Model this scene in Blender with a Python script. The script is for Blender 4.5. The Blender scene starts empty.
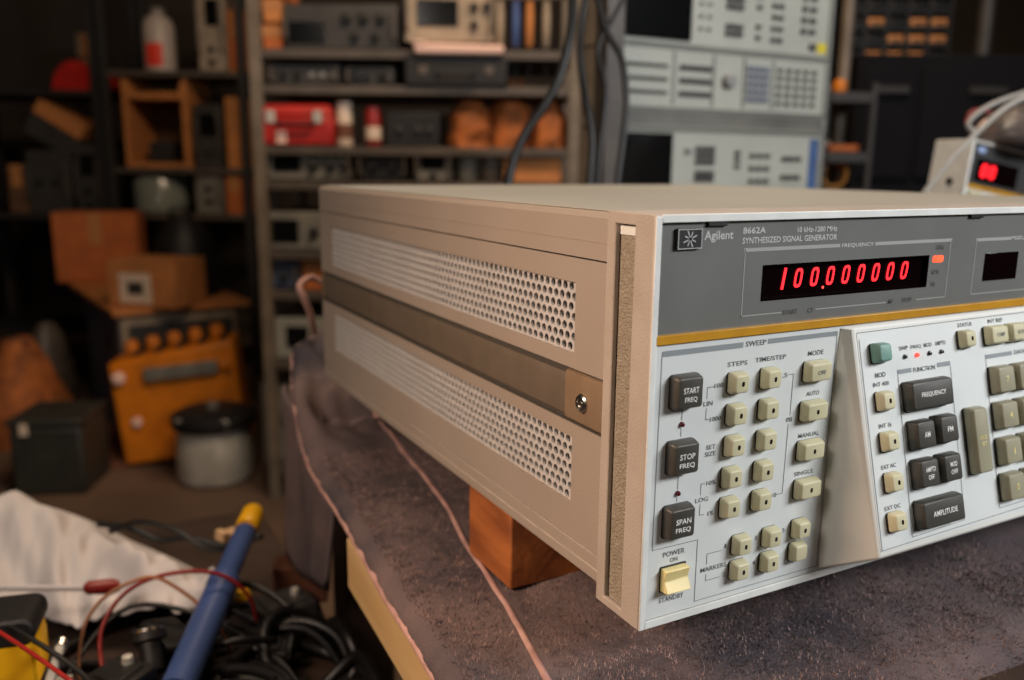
import bpy, bmesh, math, random
from mathutils import Vector, Matrix, noise
R = math.radians
S = bpy.context.scene
COL = S.collection
rnd = random.Random(7)
LIFT = 0.80            # bench height: everything is authored from the instrument's underside and lifted onto the floor at the end

# ---------------------------------------------------------------- camera, world, lights, exposure
AZ, EL, ROLL = 0.493459, 0.201194, 0.009898
CAMP = Vector((-0.2095, -0.2699, 0.1962))
_f = Vector((math.sin(AZ)*math.cos(EL), math.cos(AZ)*math.cos(EL), -math.sin(EL)))
_r0 = Vector((math.cos(AZ), -math.sin(AZ), 0)); _u0 = _r0.cross(_f)
_r = math.cos(ROLL)*_r0 + math.sin(ROLL)*_u0; _u = -math.sin(ROLL)*_r0 + math.cos(ROLL)*_u0
cam = bpy.data.cameras.new('camera'); camo = bpy.data.objects.new('camera', cam); COL.objects.link(camo)
camo.matrix_world = Matrix(((_r.x, _u.x, -_f.x, CAMP.x), (_r.y, _u.y, -_f.y, CAMP.y), (_r.z, _u.z, -_f.z, CAMP.z), (0, 0, 0, 1)))
cam.sensor_width = 36; cam.lens = 856.07/1024*36; cam.clip_start = .01
cam.dof.use_dof = True; cam.dof.focus_distance = 0.385; cam.dof.aperture_fstop = 6.3
S.camera = camo
wd = bpy.data.worlds.new('world'); S.world = wd; wd.use_nodes = True
wd.node_tree.nodes['Background'].inputs[0].default_value = (.9, .75, .6, 1); wd.node_tree.nodes['Background'].inputs[1].default_value = .006
S.view_settings.view_transform = 'Standard'; S.view_settings.look = 'None'; S.view_settings.exposure = 0.0
S.view_settings.gamma = 1; S.view_settings.use_curve_mapping = False
try:
    S.cycles.use_denoising = True; S.cycles.max_bounces = 6; S.cycles.sample_clamp_indirect = 3
except Exception: pass

def area(name, loc, target, size, power, color):
    l = bpy.data.lights.new(name, 'AREA'); l.shape = 'RECTANGLE'; l.size, l.size_y = size; l.energy = power; l.color = color
    o = bpy.data.objects.new(name, l); COL.objects.link(o); o.location = loc
    o.rotation_euler = (Vector(target)-Vector(loc)).to_track_quat('-Z', 'Y').to_euler(); return o
ER = Vector((math.cos(AZ), -math.sin(AZ), 0)); EF = Vector((math.sin(AZ), math.cos(AZ), 0))
def SH(u, w, z): return Vector((CAMP.x, CAMP.y, 0)) + ER*u + EF*w + Vector((0, 0, z))     # the shop's own axes: u along its back wall, w towards it
area('ceiling_tube_light', (1.0, -1.1, .86), (.12, 0, .08), (.8, .3), 31, (.975, .985, 1))
area('overhead_light', (.1, .5, 1.6), (.1, .25, 0), (1.0, .3), 3.4, (1, .93, .82))
area('left_fill_light', (-1.1, -.25, .98), (.0, .2, .0), (.4, .3), 6.0, (1, .89, .80))  # added fill out of view, brightens the left side and key sides
area('low_work_lamp', (-.44, .06, .34), (-.01, .04, -.04), (.1, .1), 1.1, (1, .67, .47)).data.spread = R(110)
area('aisle_light', SH(.2, 1.3, 1.9), SH(-.6, 3.2, -.2), (1.4, .4), 42, (1, .72, .48))

# ---------------------------------------------------------------- materials
def lin(c):
    c /= 255.0
    return c/12.92 if c <= .04045 else ((c+.055)/1.055)**2.4
def rgb(c): return (lin(c[0]), lin(c[1]), lin(c[2]), 1)
MATS = {}
def mat(name, c, rough=.5, metal=0, c2=None, scale=20, bump=0, bscale=200, emit=0, spec=.5, trans=0, detail=3, stretch=None):
    if name in MATS: return MATS[name]
    m = bpy.data.materials.new(name); m.use_nodes = True; nt = m.node_tree; b = nt.nodes['Principled BSDF']
    b.inputs['Base Color'].default_value = rgb(c); b.inputs['Roughness'].default_value = rough; b.inputs['Metallic'].default_value = metal
    b.inputs['Specular IOR Level'].default_value = spec
    if trans: b.inputs['Transmission Weight'].default_value = trans
    if emit: b.inputs['Emission Color'].default_value = rgb(c); b.inputs['Emission Strength'].default_value = emit
    tc = nt.nodes.new('ShaderNodeTexCoord'); src = tc.outputs['Object']
    if stretch:
        mp = nt.nodes.new('ShaderNodeMapping'); mp.inputs['Scale'].default_value = stretch; nt.links.new(src, mp.inputs[0]); src = mp.outputs[0]
    if c2 is not None:
        n = nt.nodes.new('ShaderNodeTexNoise'); n.inputs['Scale'].default_value = scale; n.inputs['Detail'].default_value = detail
        nt.links.new(src, n.inputs['Vector'])
        rp = nt.nodes.new('ShaderNodeValToRGB'); rp.color_ramp.elements[0].position = .35; rp.color_ramp.elements[1].position = .65
        rp.color_ramp.elements[0].color = rgb(c); rp.color_ramp.elements[1].color = rgb(c2)
        nt.links.new(n.outputs[0], rp.inputs[0]); nt.links.new(rp.outputs[0], b.inputs['Base Color'])
    if bump:
        n2 = nt.nodes.new('ShaderNodeTexNoise'); n2.inputs['Scale'].default_value = bscale; n2.inputs['Detail'].default_value = 4
        nt.links.new(src, n2.inputs['Vector'])
        bp = nt.nodes.new('ShaderNodeBump'); bp.inputs['Strength'].default_value = bump; bp.inputs['Distance'].default_value = .002
        nt.links.new(n2.outputs[0], bp.inputs['Height']); nt.links.new(bp.outputs[0], b.inputs['Normal'])
    MATS[name] = m; return m

M = dict(
 beige=mat('beige_enamel', (160, 149, 137), .5, 0, (154, 142, 130), 9, .25, 1500),
 top=mat('grey_beige_top_enamel', (166, 162, 150), .45, 0, (158, 154, 142), 5, .2, 1500),
 cast=mat('beige_cast_frame', (178, 168, 157), .5, 0, (170, 159, 147), 40, .25, 900),
 leather=mat('textured_insert', (160, 150, 132), .6, 0, (148, 137, 119), 300, .9, 900),
 trim=mat('bare_frame_face', (226, 228, 224), .35, 0, (214, 216, 212), 60),
 panel=mat('pale_grey_panel', (212, 216, 214), .45, 0, (207, 211, 209), 12),
 wing=mat('moulded_panel', (214, 214, 208), .5, 0, (208, 207, 200), 10),
 dgrey=mat('display_grey', (104, 105, 102), .45, 0, (98, 99, 96), 30),
 gold=mat('gold_stripe', (190, 138, 28), .4, 0, (176, 124, 22), 60),
 black=mat('black_plastic', (22, 22, 22), .45),
 window=mat('display_window', (12, 4, 5), .12, 0, spec=.3),
 seg=mat('lit_digit_segment', (255, 30, 40), .5, emit=1.6),
 annun=mat('lit_annunciator', (255, 84, 48), .5, emit=1.2),
 led_on=mat('lit_lamp', (255, 70, 60), .5, emit=1.6),
 led_off=mat('dark_red_lamp', (84, 14, 22), .2),
 led_blk=mat('unlit_lamp', (30, 24, 24), .25),
 dkey=mat('charcoal_key', (62, 60, 54), .45, 0, (56, 54, 48), 40, .1, 1200),
 tkey=mat('tan_key', (198, 192, 158), .45, 0, (190, 184, 150), 60),
 okey=mat('olive_grey_key', (148, 144, 120), .45, 0, (141, 136, 112), 60),
 gkey=mat('sea_green_key', (112, 152, 140), .45, 0, (106, 145, 133), 60),
 cream=mat('cream_rocker', (224, 208, 148), .4, 0, (216, 198, 134), 80),
 ink=mat('dark_print', (98, 100, 102), .6), bar=mat('grey_print', (132, 139, 142), .6), lbar=mat('light_grey_print', (150, 152, 150), .6),
 white=mat('white_print', (225, 225, 220), .6), pink=mat('pale_print', (190, 192, 190), .6), dprint=mat('dark_grey_print', (66, 66, 64), .6),
 strap=mat('brown_grey_strap', (102, 91, 78), .5, 0, (94, 84, 71), 60, .3, 1200),
 cap=mat('strap_cap', (132, 112, 90), .42, 0, (122, 102, 80), 60),
 steel=mat('polished_steel', (200, 198, 192), .25, 1), alu=mat('perforated_aluminium', (214, 214, 212), .42, .25, (206, 206, 204), 50),
  vent=mat('vent_mesh_enamel', (192, 190, 188), .45, 0, (184, 182, 179), 30),
 liner=mat('vent_liner_grey', (104, 100, 96), .5, .2),
 inner=mat('inside_chassis', (70, 66, 60), .6),
 wood=mat('orange_brown_wood', (176, 104, 50), .65, 0, (132, 72, 34), 60, .4, 120, stretch=(1, .2, 1)),
 pine=mat('pale_pine', (206, 176, 126), .6, 0, (190, 156, 104), 30, .2, 100, stretch=(1, .1, 1)),
 table=mat('dark_table_wood', (60, 44, 34), .6, 0, (48, 34, 26), 25),
 blanket=mat('moving_blanket', (110, 95, 93), .95, 0, (66, 63, 69), 12, .5, 500, spec=.1, detail=6),
 pile=mat('blanket_pile', (178, 150, 141), .95, 0, (62, 55, 59), 170, spec=.1, detail=6),
 welt=mat('pink_welt', (190, 152, 142), .9, 0, (160, 124, 116), 60, .4, 600, spec=.1),
)
def simple(n, c, rough=.6, metal=0, var=.82, scale=14, **k):
    return mat(n, c, rough, metal, tuple(max(0, x*var) for x in c), scale, **k)
BG = dict(
 floor=simple('floor_brown', (104, 82, 66), .8, var=.75, scale=2.5, bump=.3, bscale=60),
 wall=simple('wall_dark', (58, 50, 44), .9, var=.85, scale=1.5), ceil=simple('ceiling_dark', (70, 62, 56), .9, scale=1),
 shelf=simple('shelf_steel', (88, 79, 71), .5), post=simple('post_steel', (118, 106, 92), .45), dshelf=simple('dark_shelf', (38, 36, 36), .6),
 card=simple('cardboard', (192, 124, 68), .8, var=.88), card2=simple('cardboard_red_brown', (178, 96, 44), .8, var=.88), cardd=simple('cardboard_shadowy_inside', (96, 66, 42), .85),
 label=simple('paper_label', (216, 196, 176), .7, var=.95), grey=simple('instrument_grey', (122, 120, 112), .5), dkgrey=simple('dark_instrument_grey', (58, 56, 54), .5),
 tan=simple('tan_grey', (160, 144, 124), .55), face=simple('pale_face', (184, 185, 174), .45, var=.96), face2=simple('pale_face_trim', (140, 141, 134), .45, var=.95),
 blk=simple('black_matte', (22, 21, 22), .55), screen=mat('dark_screen', (14, 15, 16), .15, spec=.3), red=simple('red_case', (176, 30, 24), .45, var=.85),
 blue=simple('blue_grey_cabinet', (64, 76, 100), .5), orange=simple('amber_case', (214, 122, 16), .45, var=.88), chrome=mat('brushed_steel', (222, 219, 208), .4, .35, (170, 166, 156), 7),
 cloth=simple('white_cloth', (222, 216, 216), .9, var=.93, scale=6, spec=.2), bluep=simple('blue_plastic', (66, 88, 140), .35, var=.9), yel=simple('yellow_plastic', (246, 184, 20), .4, var=.93),
 cable=simple('black_cable', (15, 14, 15), .45), pinkw=simple('pale_pink_plastic', (246, 206, 190), .5, var=.96), bag=simple('brown_paper', (176, 98, 42), .8, var=.7, scale=18, bump=.6, bscale=25),
 navy=simple('dark_navy_chest', (20, 21, 26), .85, var=.9, scale=4, spec=.15), glass=mat('cloudy_glass', (150, 158, 150), .2, 0, trans=.35), rust=simple('rusty_brown', (110, 66, 46), .8),
 redw=simple('red_wire', (150, 34, 30), .4), tanw=simple('copper_tan_wire', (190, 130, 90), .45), whitew=simple('white_cable', (158, 156, 150), .5, var=.95),
 btn=simple('grey_button', (78, 76, 74), .5), lbtn=simple('light_button', (150, 150, 148), .5), stick=simple('yellow_sticker', (228, 208, 40), .6, var=.95),
 bluest=simple('blue_strip', (70, 100, 150), .5), bin=simple('amber_bin', (206, 142, 84), .5, var=.85), plastic=mat('clear_bag_plastic', (120, 110, 106), .25, 0, trans=.5),
)

# ---------------------------------------------------------------- mesh builder
class MB:
    def __init__(s): s.v = []; s.f = []; s.m = []; s.X = None
    def add(s, vs, fs, m=0):
        b = len(s.v)
        s.v += [tuple(s.X @ Vector(p)) if s.X else tuple(p) for p in vs]
        s.f += [tuple(b+i for i in f) for f in fs]; s.m += [m]*len(fs); return s
    def box(s, x0, x1, y0, y1, z0, z1, m=0):
        v = [(x0, y0, z0), (x1, y0, z0), (x1, y1, z0), (x0, y1, z0), (x0, y0, z1), (x1, y0, z1), (x1, y1, z1), (x0, y1, z1)]
        return s.add(v, [(0, 3, 2, 1), (4, 5, 6, 7), (0, 1, 5, 4), (1, 2, 6, 5), (2, 3, 7, 6), (3, 0, 4, 7)], m)
    def loft(s, rings, m=0, cap0=True, cap1=True):
        n = len(rings[0]); v = [p for r in rings for p in r]; f = []
        for i in range(len(rings)-1):
            for j in range(n):
                k = (j+1) % n; f.append((i*n+j, i*n+k, (i+1)*n+k, (i+1)*n+j))
        if cap0: f.append(tuple(range(n-1, -1, -1)))
        if cap1: f.append(tuple((len(rings)-1)*n+j for j in range(n)))
        return s.add(v, f, m)
    def lathe(s, prof, c=(0, 0, 0), n=20, m=0, axis='z'):
        rings = []
        for r, h in prof:
            ring = []
            for k in range(n):
                a = 2*math.pi*k/n; p = (r*math.cos(a), r*math.sin(a), h)
                if axis == 'y': p = (p[0], -p[2], p[1])      # out of the front, towards -y
                if axis == 'x': p = (p[2], p[0], p[1])
                ring.append((c[0]+p[0], c[1]+p[1], c[2]+p[2]))
            rings.append(ring)
        return s.loft(rings, m)
    def tube(s, pts, r, n=8, m=0):
        pts = [Vector(p) for p in pts]; rings = []; up = None
        for i, p in enumerate(pts):
            t = (pts[min(i+1, len(pts)-1)]-pts[max(i-1, 0)]).normalized()
            if up is None: up = Vector((0, 0, 1)) if abs(t.z) < .9 else Vector((1, 0, 0))
            a = t.cross(up); a = a.normalized() if a.length > 1e-6 else t.orthogonal().normalized()
            up = a.cross(t).normalized(); rr = r[i] if isinstance(r, (list, tuple)) else r
            rings.append([p+a*(rr*math.cos(2*math.pi*k/n))+up*(rr*math.sin(2*math.pi*k/n)) for k in range(n)])
        return s.loft(rings, m)
    def build(s, name, mats, parent=None, bevel=0, sharp=35, seg=2, loc=None):
        me = bpy.data.meshes.new(name); off = Vector(loc) if loc else Vector((0, 0, 0))
        me.from_pydata([tuple(Vector(p)-off) for p in s.v], [], s.f)
        for mm in (mats if isinstance(mats, (list, tuple)) else [mats]): me.materials.append(mm)
        me.polygons.foreach_set('material_index', s.m)
        bm = bmesh.new(); bm.from_mesh(me); bmesh.ops.recalc_face_normals(bm, faces=bm.faces); bm.to_mesh(me); bm.free()
        me.polygons.foreach_set('use_smooth', [True]*len(me.polygons)); me.set_sharp_from_angle(angle=R(sharp)); me.update()
        o = bpy.data.objects.new(name, me); COL.objects.link(o); o.location = off
        if parent: o.parent = parent
        if bevel:
            b = o.modifiers.new('bevel', 'BEVEL'); b.width = bevel; b.segments = seg; b.limit_method = 'ANGLE'; b.angle_limit = R(40)
        return o
def spline(pts, k=6):
    P = [Vector(p) for p in pts]; P = [P[0]*2-P[1]]+P+[P[-1]*2-P[-2]]; out = []
    for i in range(1, len(P)-2):
        for j in range(k):
            t = j/k; a, b, c, d = P[i-1], P[i], P[i+1], P[i+2]
            out.append(.5*((2*b)+(c-a)*t+(2*a-5*b+4*c-d)*t*t+(3*b-a-3*c+d)*t**3))
    out.append(P[-2]); return out
def tag(o, label, cat, group=None, kind=None):
    o['label'] = label; o['category'] = cat
    if group: o['group'] = group
    if kind: o['kind'] = kind
    return o
def thing(name, label, cat, loc=(0, 0, 0), rz=0, group=None):
    o = bpy.data.objects.new(name, None); COL.objects.link(o); o.location = loc; o.rotation_euler = (0, 0, rz); o.empty_display_size = .05
    return tag(o, label, cat, group)
def copy_part(o, parent, loc=None):
    c = o.copy(); COL.objects.link(c); c.parent = parent
    if loc is not None: c.location = loc
    for ch in list(o.children): copy_part(ch, c)
    return c
_glyph = {}
def text_mesh(t):
    if t not in _glyph:
        cu = bpy.data.curves.new('t', 'FONT'); cu.body = t; cu.size = 1; cu.resolution_u = 2; cu.offset = .012; cu.fill_mode = 'FRONT'
        ob = bpy.data.objects.new('t', cu); me = bpy.data.meshes.new_from_object(ob)
        v = [tuple(p.co) for p in me.vertices]; f = [tuple(p.vertices) for p in me.polygons]
        bpy.data.objects.remove(ob); bpy.data.curves.remove(cu); bpy.data.meshes.remove(me)
        xs = [p[0] for p in v]; ys = [p[1] for p in v]; x0, x1, y0, y1 = min(xs), max(xs), min(ys), max(ys)
        _glyph[t] = ([((p[0]-x0)/(x1-x0), (p[1]-y0)/(y1-y0)) for p in v], f)
    return _glyph[t]
class Frame:                                   # a flat face: origin, right, up, outward
    def __init__(s, o, x=(1, 0, 0), y=(0, 0, 1), n=(0, -1, 0)): s.o, s.x, s.y, s.n = Vector(o), Vector(x), Vector(y), Vector(n)
    def p(s, a, b, h=0): return s.o+s.x*a+s.y*b+s.n*h
def put_text(mb, F, t, x0, x1, yc, h, lift=.00015, m=0):
    v, f = text_mesh(t); mb.add([F.p(x0+(x1-x0)*a, yc-h/2+h*b, lift) for a, b in v], f, m)
def put_rect(mb, F, x0, x1, y0, y1, lift=.00012, m=0):
    mb.add([F.p(x0, y0, lift), F.p(x1, y0, lift), F.p(x1, y1, lift), F.p(x0, y1, lift)], [(0, 1, 2, 3)], m)
def put_line(mb, F, pts, w=.00035, lift=.00012, m=0):
    for (a, b), (c, d) in zip(pts, pts[1:]):
        dx, dy = c-a, d-b; L = math.hypot(dx, dy) or 1; nx, ny = -dy/L*w/2, dx/L*w/2; ex, ey = dx/L*w/2, dy/L*w/2
        mb.add([F.p(a+nx-ex, b+ny-ey, lift), F.p(a-nx-ex, b-ny-ey, lift), F.p(c-nx+ex, d-ny+ey, lift), F.p(c+nx+ex, d+ny+ey, lift)], [(0, 1, 2, 3)], m)
def rring(F, cx, cy, w, h, r, lift, k=3):
    out = []
    for sx, sy, a0 in ((1, 1, 0), (-1, 1, 90), (-1, -1, 180), (1, -1, 270)):
        for j in range(k+1):
            a = R(a0+90*j/k); out.append(F.p(cx+sx*(w/2-r)+r*math.cos(a), cy+sy*(h/2-r)+r*math.sin(a), lift))
    return out
def rslab(mb, F, cx, cy, w, h, r, l0, l1, m=0, ch=0):
    rings = [rring(F, cx, cy, w, h, r, l0), rring(F, cx, cy, w, h, r, l1-ch)]
    if ch: rings.append(rring(F, cx, cy, w-2*ch, h-2*ch, max(r-ch, .0002), l1))
    mb.loft(rings, m)
def frame_ring(mb, x0, x1, z0, z1, a0, a1, b0, b1, y0, y1, m=0):
    mb.box(x0, x1, y0, y1, z0, b0, m); mb.box(x0, x1, y0, y1, b1, z1, m); mb.box(x0, a0, y0, y1, b0, b1, m); mb.box(a1, x1, y0, y1, b0, b1, m)

# ================================================================ the room
W2, U2 = 4.9, 3.4
def shop_box(name, u0, u1, w0, w1, z0, z1, m, kind=None):
    mb = MB(); mb.box(u0, u1, w0, w1, z0, z1); o = mb.build(name, m); o.rotation_euler = (0, 0, -AZ); o.location = (CAMP.x, CAMP.y, 0)
    if kind: o['kind'] = kind
    return o
FL = -.80
shop_box('floor', -U2, U2, -1.6, W2, FL-.05, FL, BG['floor'], 'structure')
shop_box('wall_back', -U2, U2, W2, W2+.1, FL, 2.1, BG['wall'], 'structure')
shop_box('wall_left', -U2-.1, -U2, -1.6, W2, FL, 2.1, BG['wall'], 'structure')
shop_box('wall_right', U2, U2+.1, -1.6, W2, FL, 2.1, BG['wall'], 'structure')
shop_box('wall_front', -U2, U2, -1.7, -1.6, FL, 2.1, BG['wall'], 'structure')
shop_box('ceiling', -U2, U2, -1.6, W2, 2.1, 2.2, BG['ceil'], 'structure')

# ================================================================ the signal generator
W, H, D = .4255, .177, .4786
gen = thing('signal_generator', 'large beige rack-size signal generator with lit red frequency display, resting on wood over blanket', 'signal generator')
# ---- side panel of aluminium-mesh windows
YC, YB = .0331, D
def side_wall(x0, x1, wins, z0, z1, y0, y1, mb):
    zs = [z0]
    for a, b, c, d in wins: zs += [c, d]
    zs.append(z1)
    for i in range(0, len(zs)-1):
        if i % 2 == 0: mb.box(x0, x1, y0, y1, zs[i], zs[i+1])
        else:
            a, b, c, d = wins[i//2]; mb.box(x0, x1, y0, a, c, d); mb.box(x0, x1, b, y1, c, d)
YM0, YM1 = .0586, .4459
mb = MB(); side_wall(0, .0016, [(YM0, YM1, .0377, .0702)], .0200, .0772, YC, YB, mb); mb.build('lower_side_panel', M['beige'], gen)
mb = MB(); side_wall(0, .0016, [(YM0, YM1, .1110, .1440)], .1036, .1552, YC, YB, mb); mb.build('upper_side_panel', M['beige'], gen)
mb = MB(); mb.box(W-.0016, W, YC, YB, .02, .1552); mb.build('right_side_panel', M['beige'], gen)
mb = MB(); mb.loft([[(.0, y, .1560), (0, y, .1744), (.0024, y, .1770), (W-.0024, y, .1770), (W, y, .1744), (W, y, .1560), (W-.002, y, .1560), (W-.002, y, .1740), (.002, y, .1740), (.002, y, .1560)] for y in (YC, YB)])
mb.box(-.00025, .0001, YC, YB, .1636, .1641)
mb.build('top_cover', [M['beige']], gen)
mb = MB(); mb.box(.004, W-.004, YC+.001, YB-.002, .1771, .1776); mb.build('top_sheet', M['top'], gen, .0003)
mb = MB(); mb.box(0, W, YC, YB, .0073, .0194); mb.box(-.0006, .001, YC, YB, .0073, .0130); mb.build('bottom_cover', M['beige'], gen, .0006)
mb = MB(); mb.box(.003, W-.003, YB-.003, YB-.0005, .02, .155); mb.build('rear_panel', M['beige'], gen)
mb = MB(); mb.box(.0095, .012, YC, YB-.004, .02, .155); mb.box(.0017, .0095, YC, YB-.004, .0720, .1085); mb.build('inner_chassis', M['inner'], gen)
for z0, z1 in ((.0365, .0714), (.1098, .1452)):
    mb = MB(); mb.box(.0072, .0078, YM0-.003, YM1+.003, z0, z1); mb.build('vent_liner', M['liner'], gen)
def mesh_panel(z0, z1):
    mb = MB(); p = .0055; row = p*.866; r = .00205; x = .0013; nrow = int(round((z1-z0)/row)); row = (z1-z0)/nrow; ny = int((YM1-YM0)/p)
    for j in range(nrow):
        zc = z0+row*(j+.5); off = 0 if j % 2 else p/2
        ys = [YM0]+[YM0+off+p*k for k in range(ny+2) if YM0 < YM0+off+p*k < YM1-.0005]+[YM1]
        for a, b in zip(ys, ys[1:]):
            c = (a+b)/2; hw = (b-a)/2; ok = hw > r+.0001; n = 8
            if not ok: mb.add([(x, a, zc-row/2), (x, b, zc-row/2), (x, b, zc+row/2), (x, a, zc+row/2)], [(0, 1, 2, 3)]); continue
            out, inn, inb = [], [], []
            for k in range(n):
                t = 2*math.pi*k/n+math.pi/8; cc, ss = math.cos(t), math.sin(t); q = max(abs(cc), abs(ss))
                cq, sq = (1 if cc > 0 else -1), (1 if ss > 0 else -1)
                if k in (0, 3, 4, 7): out.append((x, c+cq*hw, zc+ss/q*row/2*.6))
                else: out.append((x, c+cc/q*hw*.6, zc+sq*row/2))
                inn.append((x, c+r*cc, zc+r*ss)); inb.append((x+.0013, c+r*cc, zc+r*ss))
            f = []; g = []
            for k in range(n):
                l = (k+1) % n; f.append((k, l, n+l, n+k)); g.append((n+k, n+l, 2*n+l, 2*n+k))
            cor = [(x, c+hw, zc+row/2), (x, c-hw, zc+row/2), (x, c-hw, zc-row/2), (x, c+hw, zc-row/2)]
            f += [(0, 3*n, 1), (2, 3*n+1, 3), (4, 3*n+2, 5), (6, 3*n+3, 7)]
            mb.add(out+inn+inb+cor, f); mb.f += [tuple(i+len(mb.v)-28 for i in q) for q in g]; mb.m += [1]*len(g)
    o = mb.build('vent_mesh', [M['vent'], M['alu']], gen, sharp=50)
    return o
mesh_panel(.0377, .0702); mesh_panel(.1110, .1440)
# ---- carrying strap in its channel
mb = MB(); mb.box(.0028, .0032, YC, YB, .0772, .1036); mb.box(.0, .003, YC, YB-.0005, .0772, .0780); mb.build('strap_channel', M['inner'], gen)
st = MB(); st.loft([[(.0028, y, .0785), (.0004, y, .0800), (.0002, y, .0960), (.0012, y, .0992), (.0028, y, .1012)] for y in (.0665, .30, YB-.004)])
sto = st.build('carrying_strap', M['strap'], gen, .0005)
for y0, y1 in ((YC, .0655), (YB-.0035, YB)):
    mb = MB(); mb.loft([[(.0028, y, .0778), (.0002, y, .0786), (-.0004, y, .0800), (-.0004, y, .1005), (.0004, y, .1020), (.0028, y, .1026)] for y in (y0, y1)])
    co = mb.build('strap_end_cap', M['cap'], gen, .0004)
    if y0 < .1:
        sc = MB(); sc.lathe([(.0046, 0), (.0046, .0006), (.0038, .0014), (.0026, .0016), (.0024, .0008), (.0010, .0008), (.0008, .0016), (.0001, .0017)], (0, 0, 0), 18, axis='x')
        sc.v = [(-.0004-x, y+.0500, z+.0890) for x, y, z in sc.v]; sc.build('screw', M['steel'], co)
# ---- front frame casting with its recessed insert
mb = MB()
def cast_side(x0, x1):
    frame_ring_x = ((0, YC, 0, H+.0009, .0135, .0270, .0035, .1730))
    y0, y1, z0, z1, a0, a1, b0, b1 = frame_ring_x
    o4 = [(y0, z0), (y1, z0), (y1, z1), (y0, z1)]; i4 = [(a0, b0), (a1, b0), (a1, b1), (a0, b1)]
    v = [(x, a, b) for x in (x0, x1) for q in (o4, i4) for a, b in q]; f = []
    for k in range(4):
        l = (k+1) % 4; f += [(k, l, 4+l, 4+k), (8+k, 8+l, 12+l, 12+k), (k, l, 8+l, 8+k), (4+k, 4+l, 12+l, 12+k)]
    mb.add(v, f)
cast_side(-.0012, .0018); cast_side(W-.0018, W+.0012)
mb.box(.0018, W-.0018, .0006, YC, .1746, H+.0009); mb.box(.0018, W-.0018, .0006, YC, 0, .0035)
mb.build('front_frame', M['cast'], gen, .0007)
mb = MB(); mb.box(-.0010, .0019, -.0004, .0005, .0, .1772); mb.box(W-.0019, W+.001, -.0004, .0005, 0, .1772)
mb.box(.0019, W-.0019, -.0004, .0005, .1746, .1779); mb.box(.0019, W-.0019, -.0004, .0005, 0, .0036); mb.build('frame_face', M['trim'], gen, .0003)
mb = MB(); mb.box(.0014, .0026, .0142, .0266, .0040, .1682); mb.build('frame_insert', M['leather'], gen, .0004)
mb = MB(); mb.box(.0010, .0026, .0142, .0266, .1683, .1722); mb.build('insert_end_block', M['trim'], gen, .0003)
mb = MB(); mb.box(.00265, .0030, .0135, .0270, .0035, .173); mb.build('insert_backing', M['black'], gen)
# ---- faces
F0 = Frame((0, .0006, 0)); FD = Frame((0, .0016, 0))
mb = MB(); mb.box(.0020, W-.002, .0006, .004, .0038, .1252); mb.build('control_panel', M['panel'], gen)
mb = MB(); frame_ring(mb, .0020, W-.002, .1292, .1744, .0587, .1664, .1402, .1550, .0016, .0045)
mb.build('display_panel', M['dgrey'], gen)
mb = MB(); mb.box(.0014, W-.0014, -.0005, .003, .1254, .1293); mb.build('gold_stripe', M['gold'], gen, .0003)
mb = MB(); mb.box(.0587, .1664, .0034, .0044, .1402, .155); frame_ring(mb, .0583, .1668, .1398, .1554, .0590, .1661, .1405, .1547, .0013, .004); mb.build('display_window', M['window'], gen)
mb = MB(); mb.box(.2107, .2385, .0012, .0030, .1402, .1545); mb.build('display_window', M['window'], gen, .0002)
mb = MB(); mb.box(.258, .30, .0012, .003, .1402, .1545); mb.build('display_window', M['window'], gen, .0002)
for x0 in (.0258, .1940, .362):
    mb = MB(); mb.box(x0, x0+.0102, .0002, .003, .1727, .1758); mb.build('panel_clip', M['black'], gen, .0003)
# digits, slanted
FW = Frame((0, .0034, 0))
def seg_ring(mb, cx, cy, w, h, sw):
    sl = .14; n = 24
    def q(a, b): return FW.p(cx+a+b*sl, cy+b, .0004)
    o, i = [], []
    for k in range(n):
        t = 2*math.pi*k/n; c, s_ = math.cos(t), math.sin(t); e = .62
        sx = math.copysign(abs(c)**e, c); sy = math.copysign(abs(s_)**e, s_)
        o.append(q(w/2*sx, h/2*sy)); i.append(q((w/2-sw)*sx, (h/2-sw)*sy))
    mb.add(o+i, [(k, (k+1) % n, n+(k+1) % n, n+k) for k in range(n)])
for k in range(9):
    mb = MB(); cx = .0713+.01004*k
    if k == 0:
        put_line(mb, FW, [(.0721-.0003, .1446), (.0738-.0006, .1526)], .0016, .0004)
    else: seg_ring(mb, cx, .14855, .0048, .0086, .0013)
    o = mb.build('lit_digit', M['seg'], gen)
mb = MB(); rslab(mb, FW, .0972, .1434, .0012, .0012, .0005, .0002, .0004); mb.build('decimal_point', M['led_on'], gen)
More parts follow.
